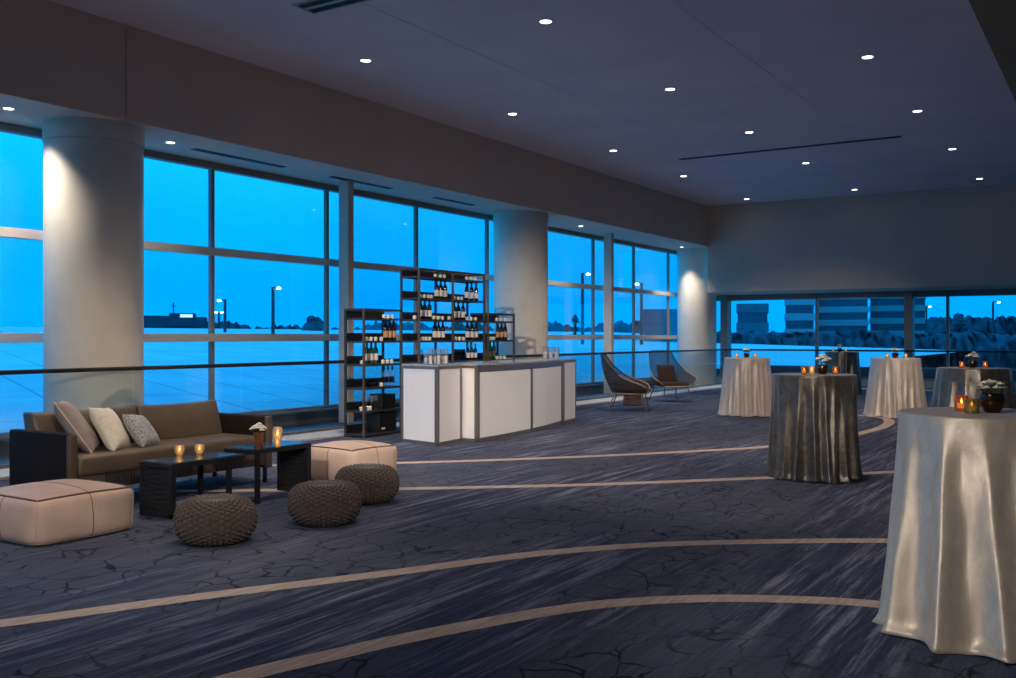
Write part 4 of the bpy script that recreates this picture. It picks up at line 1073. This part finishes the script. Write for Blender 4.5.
b = MB(); b.box(-w * 0.10, w * 0.42, -0.35, -0.2, zt - 0.55, zt - 0.15); b.build('lit_windows', M['window_light'], t, smooth=False)
b = MB(); b.tube([(-w * 0.38, 2, zt), (-w * 0.38, 2, zt + 1.4)], 0.08, 6); b.tube([(-w * 0.38 - 0.3, 2, zt + 0.9), (-w * 0.38 + 0.3, 2, zt + 0.9)], 0.05, 6); b.build('antenna', M['pole'], t, smooth=False)
building('long low dark building left of the lit one in the sofa window', 140, 172, 152, 315.5, 2, ('bldmid', 'blddark'))
building('lowest dark annexe right of the lit building in the sofa window', 194, 206, 150, 317, 2, ('bldmid', 'blddark'))
# dark hedge / woods bands (uncountable) behind the roofs
def woods(name, lab, px0, px1, Y, y0, y1, seed, n, zb=-6.0):
    """a leafy belt with a ragged top: bulging front, crown and a back that falls away"""
    rn = random.Random(seed); b = MB(); cols = []
    hs, cur = [], (y0 + y1) / 2
    for k in range(n + 1):
        cur += rn.uniform(-1, 1) * (y1 - y0) * 0.35; cur = min(max(cur, y0), y1); hs.append(cur + rn.uniform(-0.25, 0.25) * (y1 - y0))
    for k in range(n + 1):
        px = px0 + (px1 - px0) * k / n; zt = zat(hs[k], Y); col = []
        for q in range(9):
            u = q / 8; col.append(at(px + rn.uniform(-.4, .4), Y + 0.03 * Y * (1 - math.cos(u * PI / 2)) + rn.uniform(-0.012, 0.012) * Y, zb + (zt - zb) * math.sin(u * PI / 2) + (rn.uniform(-.25, .25) if 0 < q < 8 else 0)))
        for u in (0.25, 0.6, 1.0): col.append(at(px, Y * (1.03 + 0.05 * u), zt - (zt - zb) * u ** 2))
        cols.append(col)
    b.grid(cols)
    o = b.build(name, M['tree'], angle=180); tag(o, lab, 'trees', None, 'stuff')
woods('treeline', 'thin dark line of distant woods along the horizon in the long window', -60, 700, 190, 321, 328, 2, 300)
woods('hedge', 'dark belt of hedge and shrubs below the buildings in the end window', 715, 1090, 95, 331, 335, 8, 110)
woods('treeline', 'dark woods along the horizon at the right of the end window', 925, 1090, 140, 316, 323, 9, 55)
def tree(lab, px, Y, ytop, wpx, seed, cone=False, zb=-6.0):
    rn = random.Random(seed); p = at(px, Y, zb); zt = zat(ytop, Y) - zb; r = wpx / F * Y / 2
    t = thing('tree', lab, 'tree', p, 0, 'trees standing out beyond the windows')
    b = MB()
    for k in range(34):
        a = rn.uniform(0, 2 * PI); q = rn.random() ** 0.6; hz = rn.random()
        rad = r * (1 - hz) ** (0.9 if cone else 0.45) * q
        b.ball((rad * math.cos(a), rad * math.sin(a), zt - 2.0 * r * 1.0 + hz * 2.0 * r * 0.86), r * 0.30, 1, (1, 1, 0.9), 0.16, rn)
    b.ball((0, 0, zt - r * 1.25), r * 0.8, 2, (1, 1, 1.0), 0.1, rn)
    b.build('crown', M['tree'], t, angle=180)
    b = MB(); b.tube([(0, 0, 0), (0, 0, zt - r * 0.6)], [0.35, 0.15], 7); b.build('trunk', M['bark'], t)
tree('wide rounded tree at the right of the sofa window', 314, 100, 313.5, 30, 1)
tree('rounded tree just right of the office block in the end window', 938, 122, 315, 22, 2)
tree('taller twin-topped tree right of the slim mullion in the end window', 959, 100, 311.5, 18, 3)
tree('small pointed tree in the window past the middle column', 575, 120, 314, 9, 4, True)

# ================================================================== SKY, CAMERA
w = bpy.data.worlds.new('dusk_sky'); bpy.context.scene.world = w; w.use_nodes = True
nt = w.node_tree; nt.nodes.clear()
out = N(nt, 'ShaderNodeOutputWorld'); bg = N(nt, 'ShaderNodeBackground')
tc = N(nt, 'ShaderNodeTexCoord'); sp = N(nt, 'ShaderNodeSeparateXYZ'); L(nt, tc.outputs['Generated'], sp.inputs[0])
g = ramp(nt, sp.outputs['Z'], [(0.0, (0.0, 0.31, 0.95)), (0.06, (0.0, 0.34, 0.98)), (0.22, (0.003, 0.50, 1.0)), (0.5, (0.01, 0.50, 1.15)), (1.0, (0.03, 0.46, 1.3))])
mp = N(nt, 'ShaderNodeMapping'); mp.inputs['Scale'].default_value = (2.0, 2.0, 9.0); L(nt, tc.outputs['Generated'], mp.inputs['Vector'])
cl = ramp(nt, noise(nt, mp.outputs[0], 1.6, 4), [(0.3, 0.86), (0.7, 1.06)])
L(nt, mixc(nt, 0.7, g, cl, 'MULTIPLY'), bg.inputs['Color']); bg.inputs['Strength'].default_value = 1.45
L(nt, bg.outputs[0], out.inputs['Surface'])
cam = bpy.data.cameras.new('camera'); co = bpy.data.objects.new('camera', cam); C.objects.link(co)
co.location = (0, 0, H); co.rotation_euler = (PI / 2, 0, YAW)
cam.sensor_width = 36.0; cam.lens = 36.0 * F / 1016.0; cam.shift_y = (HY - 339.0) / 1016.0
cam.clip_end = 1500; cam.clip_start = 0.05
sc = bpy.context.scene; sc.camera = co
sc.view_settings.view_transform = 'Standard'; sc.view_settings.look = 'None'
sc.view_settings.exposure = 0.0; sc.view_settings.gamma = 1.0
sc.view_settings.use_curve_mapping = False
sc.cycles.transparent_max_bounces = 24
sc.cycles.sample_clamp_indirect = 4.0
